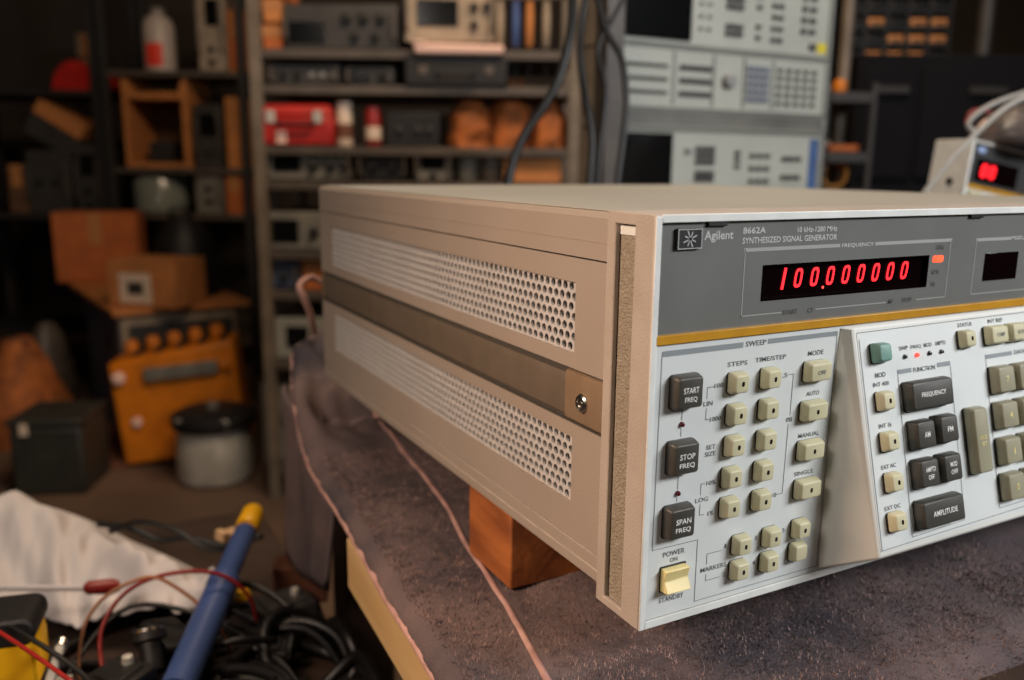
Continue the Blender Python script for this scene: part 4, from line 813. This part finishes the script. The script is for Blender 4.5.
# ---- black rack at far left
wa = WA+.02
u, z0, W_, H_ = place(50, 60, 98, 88, wa, ZA[0]+E0); t = sthing('red_tool_bag', 'dark red domed bag on the black rack at far left', 'bag', u, wa, z0)
mb = MB(); mb.loft([[(W_/2*math.cos(math.pi*i/14)*(1-.1*math.sin(math.pi*i/14)), y, H_*math.sin(math.pi*i/14)**.8) for i in range(15)] for y in (0, .02, .22, .24)]); mb.build('bag_body', BG['red'], t, .004); mb = MB(); mb.tube([(-.04, .12, H_*.97), (-.03, .12, H_+.025), (.03, .12, H_+.025), (.04, .12, H_*.97)], .006, 8); mb.build('handle', BG['blk'], t)
carton('grey-brown carton above the red domed bag at far left', (76, 34, 96, 56), wa+.26, .12, 'tan', ZA[0]+E0, name='small_carton')
u, z0, W_, H_ = place(30, 104, 82, 128, wa); t = sthing('tilted_box', 'tan-topped dark box tilting down to the right on the black rack', 'box', u, wa, z0+.02); o_ = MB(); o_.X = Matrix.Rotation(R(32), 4, 'Y'); o_.box(-W_*.5, W_*.5, 0, .25, -.11, -.01); o_.build('box_body', BG['dkgrey'], t, .003); o_ = MB(); o_.X = Matrix.Rotation(R(32), 4, 'Y'); o_.box(-W_*.5, W_*.5, -.004, .25, -.01, .055); o_.build('box_lid', BG['card'], t, .003)
instr('upright grey panel instrument under the tilted box on the black rack', (76, 144, 101, 212), wa, .3, 'dkgrey', 'dkgrey', ZA[1]+E0, (.2, .8, .55, .85), ((.5, .35, .02), (.5, .15, .02)))
instr('dark instrument propping the tilted box on the black rack', (28, 150, 70, 212), wa, .3, 'blk', 'dkgrey', ZA[1]+E0, None, ((.3, .5, .016), (.7, .5, .016)))
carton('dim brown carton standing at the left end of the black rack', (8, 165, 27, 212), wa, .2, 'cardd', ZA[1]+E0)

# ================================================================ on the floor
# blue cabinet, turned so one corner faces the camera
wq = 2.93; uq, zq = shop(121, 316, wq); Hc = zq-FL
cab = sthing('blue_cabinet', 'blue-grey equipment cabinet with a wooden top standing on the floor', 'cabinet', uq, wq, FL, R(-38))
mb = MB(); mb.box(-.012, .40, .0, .012, 0, Hc); mb.box(0, .40, .012, .60, .0, .02); mb.box(.388, .40, .012, .60, .02, Hc); mb.box(0, .40, .588, .60, .02, Hc); mb.build('cabinet_body', BG['tan'], cab, .003)
cab.rotation_euler.z = -AZ+R(36)
mb = MB(); mb.box(-.012, 0, .0, .60, 0, Hc); sdp = mb.build('side_panel', BG['blue'], cab, .003)
mb = MB(); mb.box(-.016, -.006, .16, .22, Hc*.66, Hc*.78); mb.build('hand_hole', BG['blk'], sdp, .004)
mb = MB(); mb.box(.02, .385, -.004, .004, Hc*.42, Hc*.92); mb.build('front_recess', BG['dkgrey'], cab, .002); mb = MB(); mb.box(.02, .385, -.006, .004, Hc*.3, Hc*.42); mb.build('front_band', BG['grey'], cab, .002)
mb = MB(); mb.box(-.03, .45, -.02, 1.15, Hc+.0005, Hc+.022); o = mb.build('wooden_board', BG['card'], None, .003); o.location = SH(uq, wq, FL); o.rotation_euler = (0, 0, -AZ+R(36)); tag(o, 'tan wooden board lying on top of the blue-grey cabinet', 'board')
zt = FL+Hc+.0225
carton('red-brown carton at the back of the wooden board on the blue-grey cabinet', (57, 214, 135, 272), 3.62, .2, 'card2', zt, R(14))
carton('tan carton with a white printed label in front on the wooden board', (103, 262, 178, 308), 2.97, .2, 'card', zt, R(-12), (.18, .66, .1, .75))
# black bag slumped on the tan carton
u, z0, W_, H_ = place(132, 214, 202, 256, 3.15, None); t = sthing('black_bag', 'slumped black bag behind the tan labelled carton', 'bag', u, 3.30, zt); H_ = shop(166, 216, 3.25)[1]-zt; rings = []
for i in range(8):
    s = i/7; k = math.sqrt(max(.02, 1-(s*.97)**2.4)); rings.append([(W_/2*k*math.cos(a)*(1+.2*noise.noise((math.cos(a)*2, math.sin(a)*2, s*3))), .12*k*math.sin(a), H_*s) for a in [6.2832*j/20 for j in range(20)]])
mb = MB(); mb.loft(rings); mb.build('bag_body', BG['blk'], t); mb = MB(); mb.tube([(-.05, 0, H_*.93), (-.03, -.02, H_+.03), (.03, -.02, H_+.03), (.05, 0, H_*.93)], .006, 8); mb.build('handle', BG['blk'], t)
# amber instrument case
wo = 2.72; ul, ur, zl, zh = rect(124, 366, 245, 452, wo); Wd = ur-ul; Hd = zh-FL
amb = sthing('amber_tool_case', 'amber plastic case with a row of knobs on top, tipped behind the steel canister', 'case', (ul+ur)/2, wo, FL+.03, R(10))
amb.rotation_euler = (0, R(-6), -AZ+R(10))
mb = MB(); mb.loft([[(-Wd/2, 0, 0), (Wd/2, 0, 0), (Wd/2, .20, 0), (-Wd/2, .20, 0)], [(-Wd/2, .02, Hd), (Wd/2, .02, Hd+.03), (Wd/2, .18, Hd+.03), (-Wd/2, .18, Hd)]]); mb.build('case_body', BG['orange'], amb, .012, seg=3)
for k in range(5):
    x = -Wd*.36+Wd*.175*k; mb = MB(); mb.lathe([(.024, 0), (.024, .02), (.018, .04), (.001, .042)], (x, .13, Hd+.006+.03*(x/Wd+.5)), 14); mb.build('knob', BG['orange'], amb)
    mb = MB(); mb.box(x+.018, x+.040, .06, .16, Hd+.004, Hd+.016+.03*(x/Wd+.5)); mb.build('dark_slot', BG['blk'], amb, .002)
mb = MB(); mb.box(-Wd*.22, Wd*.36, -.006, .03, Hd*.80, Hd*.92); mb.build('grey_bar', BG['grey'], amb, .003)
for s in (-1, 1):
    mb = MB(); mb.lathe([(.020, 0), (.020, .012), (.012, .016), (.001, .016)], (s*Wd*.42, .012 if s < 0 else .014, Hd*.86), 14, axis='y'); mb.build('corner_cap', BG['pinkw'] if s < 0 else BG['orange'], amb)
mb = MB(); mb.lathe([(.016, 0), (.016, .012), (.001, .014)], (-Wd*.34, .006, Hd*.42), 12, axis='y'); mb.build('corner_cap', BG['pinkw'], amb)
# steel canister
wn = 2.50; ul, ur, zl, zh = rect(163, 420, 240, 492, wn); r = (ur-ul)/2; Hn = shop(202, 424, wn)[1]-FL
cn = sthing('steel_canister', 'round brushed steel canister with a black lid standing on the floor', 'canister', (ul+ur)/2, wn+r, FL)
mb = MB(); mb.lathe([(r*.86, 0), (r*.98, .012), (r, .03), (r*.97, Hn*.6), (r*.9, Hn*.9), (r*.92, Hn)], n=32); mb.build('drum', BG['chrome'], cn); mb = MB(); mb.lathe([(r*1.06, Hn-.035), (r*1.10, Hn-.02), (r*1.08, Hn), (r*.9, Hn+.012), (r*.3, Hn+.018), (.001, Hn+.018)], n=32); mb.build('lid', BG['blk'], cn)
mb = MB(); mb.lathe([(.02, Hn+.018), (.018, Hn+.035), (.001, Hn+.037)], n=14); mb.build('knob', BG['grey'], cn)
for s in (-1, 1): mb = MB(); mb.box(s*r*.55-.015, s*r*.55+.015, -r*.86, -r*.80, Hn-.03, Hn+.006); mb.build('clamp', BG['chrome'], cn, .002)
# left edge: brown sack, dark tote, pale bundle, plank
u, z0, W_, H_ = place(-30, 338, 42, 428, 2.95, None); t = sthing('brown_sack', 'slumped brown sack at the left edge behind the dark tote', 'sack', u, 3.05, FL); H_ = shop(8, 338, 3.05)[1]-FL; rings = []
for i in range(9):
    s = i/8; k = 1-.75*s**1.6; rings.append([(W_*.62*k*math.cos(a)*(1+.2*noise.noise((math.cos(a)*2, math.sin(a)*2, s*3))), .2*k*math.sin(a), H_*s) for a in [6.2832*j/20 for j in range(20)]])
mb = MB(); mb.loft(rings); mb.build('sack_body', BG['bag'], t); mb = MB(); mb.tube([(-.05, -.02, H_*.96), (0, -.03, H_*1.0), (.05, -.02, H_*.96)], .012, 8); mb.build('neck_tie', BG['rust'], t)
u, z0, W_, H_ = place(12, 420, 82, 500, 2.45, None); H_ = shop(46, 420, 2.45)[1]-FL; t = sthing('dark_tote', 'dark olive upright case with a small pale catch at lower left', 'case', u, 2.45, FL, R(6))
mb = MB(); mb.box(-W_/2, W_/2, 0, .22, 0, H_*.9); mb.build('case_body', mat('dark_olive', (52, 52, 46), .5, 0, (42, 42, 38), 12), t, .012); mb = MB(); mb.box(-W_/2-.003, W_/2+.003, -.003, .223, H_*.905, H_); mb.build('lid', MATS['dark_olive'], t, .006); mb = MB(); mb.box(-W_*.33, -W_*.22, -.008, .002, H_*.80, H_*.95); mb.build('catch', BG['label'], t, .002)
u, z0, W_, H_ = place(16, 322, 52, 356, 3.4, None); t = sthing('pale_bundle', 'pale grey cloth bundle on the floor left of the blue-grey cabinet', 'bundle', u, 3.5, FL); H_ = shop(40, 322, 3.5)[1]-FL; rings = []
for i in range(8):
    s = i/7; k = math.sqrt(max(.03, 1-(s*.96)**2)); rings.append([(W_*.62*k*math.cos(a)*(1+.25*noise.noise((math.cos(a)*2, math.sin(a)*3, s*3))), .12*k*math.sin(a), H_*s) for a in [6.2832*j/18 for j in range(18)]])
mb = MB(); mb.loft(rings); mb.build('bundle_cloth', BG['shelf'], t); mb = MB(); mb.tube([(W_*.5*math.cos(a), .115*math.sin(a), H_*.45) for a in [6.2832*j/18 for j in range(19)]], .008, 6); mb.build('cord', BG['post'], t)
mb = MB(); mb.box(-.16, .16, 0, .5, 0, .015); o = mb.build('floor_board', BG['rust'], None, .002); o.location = SH(*(lambda p: (p.x, p.y))(Vector(((PZ(112, 470, FL)-CAMP).dot(ER), (PZ(112, 470, FL)-CAMP).dot(EF)))), FL); o.rotation_euler = (0, 0, -AZ+R(24)); tag(o, 'thin brown board on the floor in front of the amber case', 'board')

# ================================================================ right: parts drawers, chest, small shelf
wr = 2.55
ul, ur, zl, zh = rect(846, -40, 952, 62, wr); t = sthing('parts_drawer_cabinet', 'black small-parts cabinet with rows of amber drawers at upper right', 'cabinet', (ul+ur)/2, wr, zl); Wp, Hp = ur-ul, zh-zl
mb = MB(); mb.box(-Wp/2, Wp/2, .16, .2, 0, Hp)
nx, nz = 5, 6; cw, ch = Wp/nx, Hp/nz
for i in range(nx+1): mb.box(-Wp/2+i*cw-.004, -Wp/2+i*cw+.004, 0, .16, 0, Hp)
for j in range(nz+1): mb.box(-Wp/2, Wp/2, 0, .16, j*ch-.004, j*ch+.004)
mb.build('cabinet_frame', BG['blk'], t)
fd = {}
for j in range(nz):
    for i in range(nx):
        lit = ((i*7+j*5+i*j) % 5) not in (0, 3); key_ = 'bin' if lit else 'blk'
        if key_ not in fd:
            mb = MB(); mb.box(-cw/2+.008, cw/2-.008, .004, .15, -ch/2+.008, ch*.12); mb.box(-.012, .012, -.008, .006, -ch*.12, -ch*.02); fd[key_] = mb.build('drawer', BG[key_], t, .002); fd[key_].location = (-Wp/2+(i+.5)*cw, 0, (j+.5)*ch)
        else: copy_part(fd[key_], t, (-Wp/2+(i+.5)*cw, 0, (j+.5)*ch))
wk = 2.35
ul, ur, _, zh = rect(856, 62, 1050, 200, wk); zh = min(zh, zl-.0005); Wk, Hk = ur-ul, zl-.0005-FL; t = sthing('navy_tool_chest', 'large dark navy tool chest at right under the amber parts drawers', 'chest', (ul+ur)/2, wk, FL)
mb = MB(); mb.box(-Wk/2, Wk/2, .012, .6, 0, Hk); mb.build('chest_body', BG['navy'], t, .006)
for k in range(4):
    for s in (0, 1):
        mb = MB(); z_ = Hk*(.03+.24*k); mb.box(-Wk/2+.012+s*(Wk*.3), (-Wk/2+Wk*.3-.006) if s == 0 else Wk/2-.012, 0, .014, z_, z_+Hk*.22); d_ = mb.build('drawer', BG['navy'], t, .003)
        mb = MB(); xc = (-Wk/2+Wk*.15) if s == 0 else Wk*.15; mb.box(xc-.05, xc+.05, -.014, .002, z_+Hk*.17, z_+Hk*.185); mb.build('handle', BG['dshelf'], d_, .002)
mb = MB(); p0 = shop(848, 20, 2.1); mb.lathe([(.014, 0), (.014, 2.6)], n=12); o = mb.build('steel_pole', BG['post'], None); o.location = SH(p0[0], 2.1, FL); tag(o, 'grey steel pole between the instrument stack and the amber parts drawers', 'pole')
mb = MB(); p0 = shop(992, 20, 2.4); mb.lathe([(.02, 0), (.02, .5)], n=12); o = mb.build('grey_conduit', BG['dkgrey'], None); o.location = SH(p0[0], wk+.08, zl); tag(o, 'dim grey upright tube standing on the navy tool chest', 'tube')
ws = 2.0; ua, ub = shop(822, 165, ws)[0], shop(868, 165, ws)[0]; zs_ = [shop(845, 92, ws)[1], shop(845, 152, ws)[1], shop(845, 190, ws)[1]]
shelving('narrow_black_shelf', 'narrow black shelf between the instrument stack and the navy chest', ua, ub, ws, ws+.2, zs_, zs_[0]+.02, BG['dshelf'], BG['dshelf'], .006)
def u_(px): return shop(px, 165, ws)[0]
mb = MB(); mb.box(-.036, .036, 0, .04, 0, .016); mb.box(-.036, -.026, -.004, .044, -.0005, .0165); o = mb.build('orange_bar', BG['card2'], None, .003); o.location = SH(u_(848), ws+.03, zs_[1]+.0008); o.rotation_euler = (0, 0, -AZ); tag(o, 'orange-brown bar on the middle of the narrow black shelf', 'bar')
t = sthing('paper_roll', 'small pale paper roll at the left end of the narrow black shelf', 'roll', u_(831), ws+.06, zs_[1]+.0005); mb = MB(); mb.lathe([(.010, 0), (.014, .001), (.014, .024), (.010, .025)], n=16); mb.build('roll_paper', BG['label'], t); mb = MB(); mb.lathe([(.005, -.0), (.005, .0265)], n=10); mb.build('core', BG['card'], t)
t = sthing('control_dial', 'round orange dial on the top of the narrow black shelf', 'knob', u_(838), ws+.03, zs_[0]+.0005); mb = MB(); mb.lathe([(.014, 0), (.016, .012), (.014, .026), (.006, .030), (.001, .030)], n=16); mb.build('knob_body', BG['orange'], t); mb = MB(); mb.lathe([(.004, .03), (.004, .036), (.001, .036)], n=10); mb.build('cap', BG['grey'], t)
mb = MB(); mb.tube([(.028*math.cos(a)+.002*math.sin(a*.37), .012*math.sin(a*.21), .034+.030*math.sin(a)) for a in [i*.35 for i in range(72)]], .0042, 7); o = mb.build('cable_coil', mat('amber_cable', (196, 130, 50), .5), None, sharp=180); o.location = SH(u_(841), ws+.05, zs_[2]+.001); o.rotation_euler = (0, 0, -AZ); tag(o, 'amber cable coil standing on the bottom of the narrow black shelf', 'cable')
for o in list(S.objects):
    if o.parent is None: o.location.z += LIFT
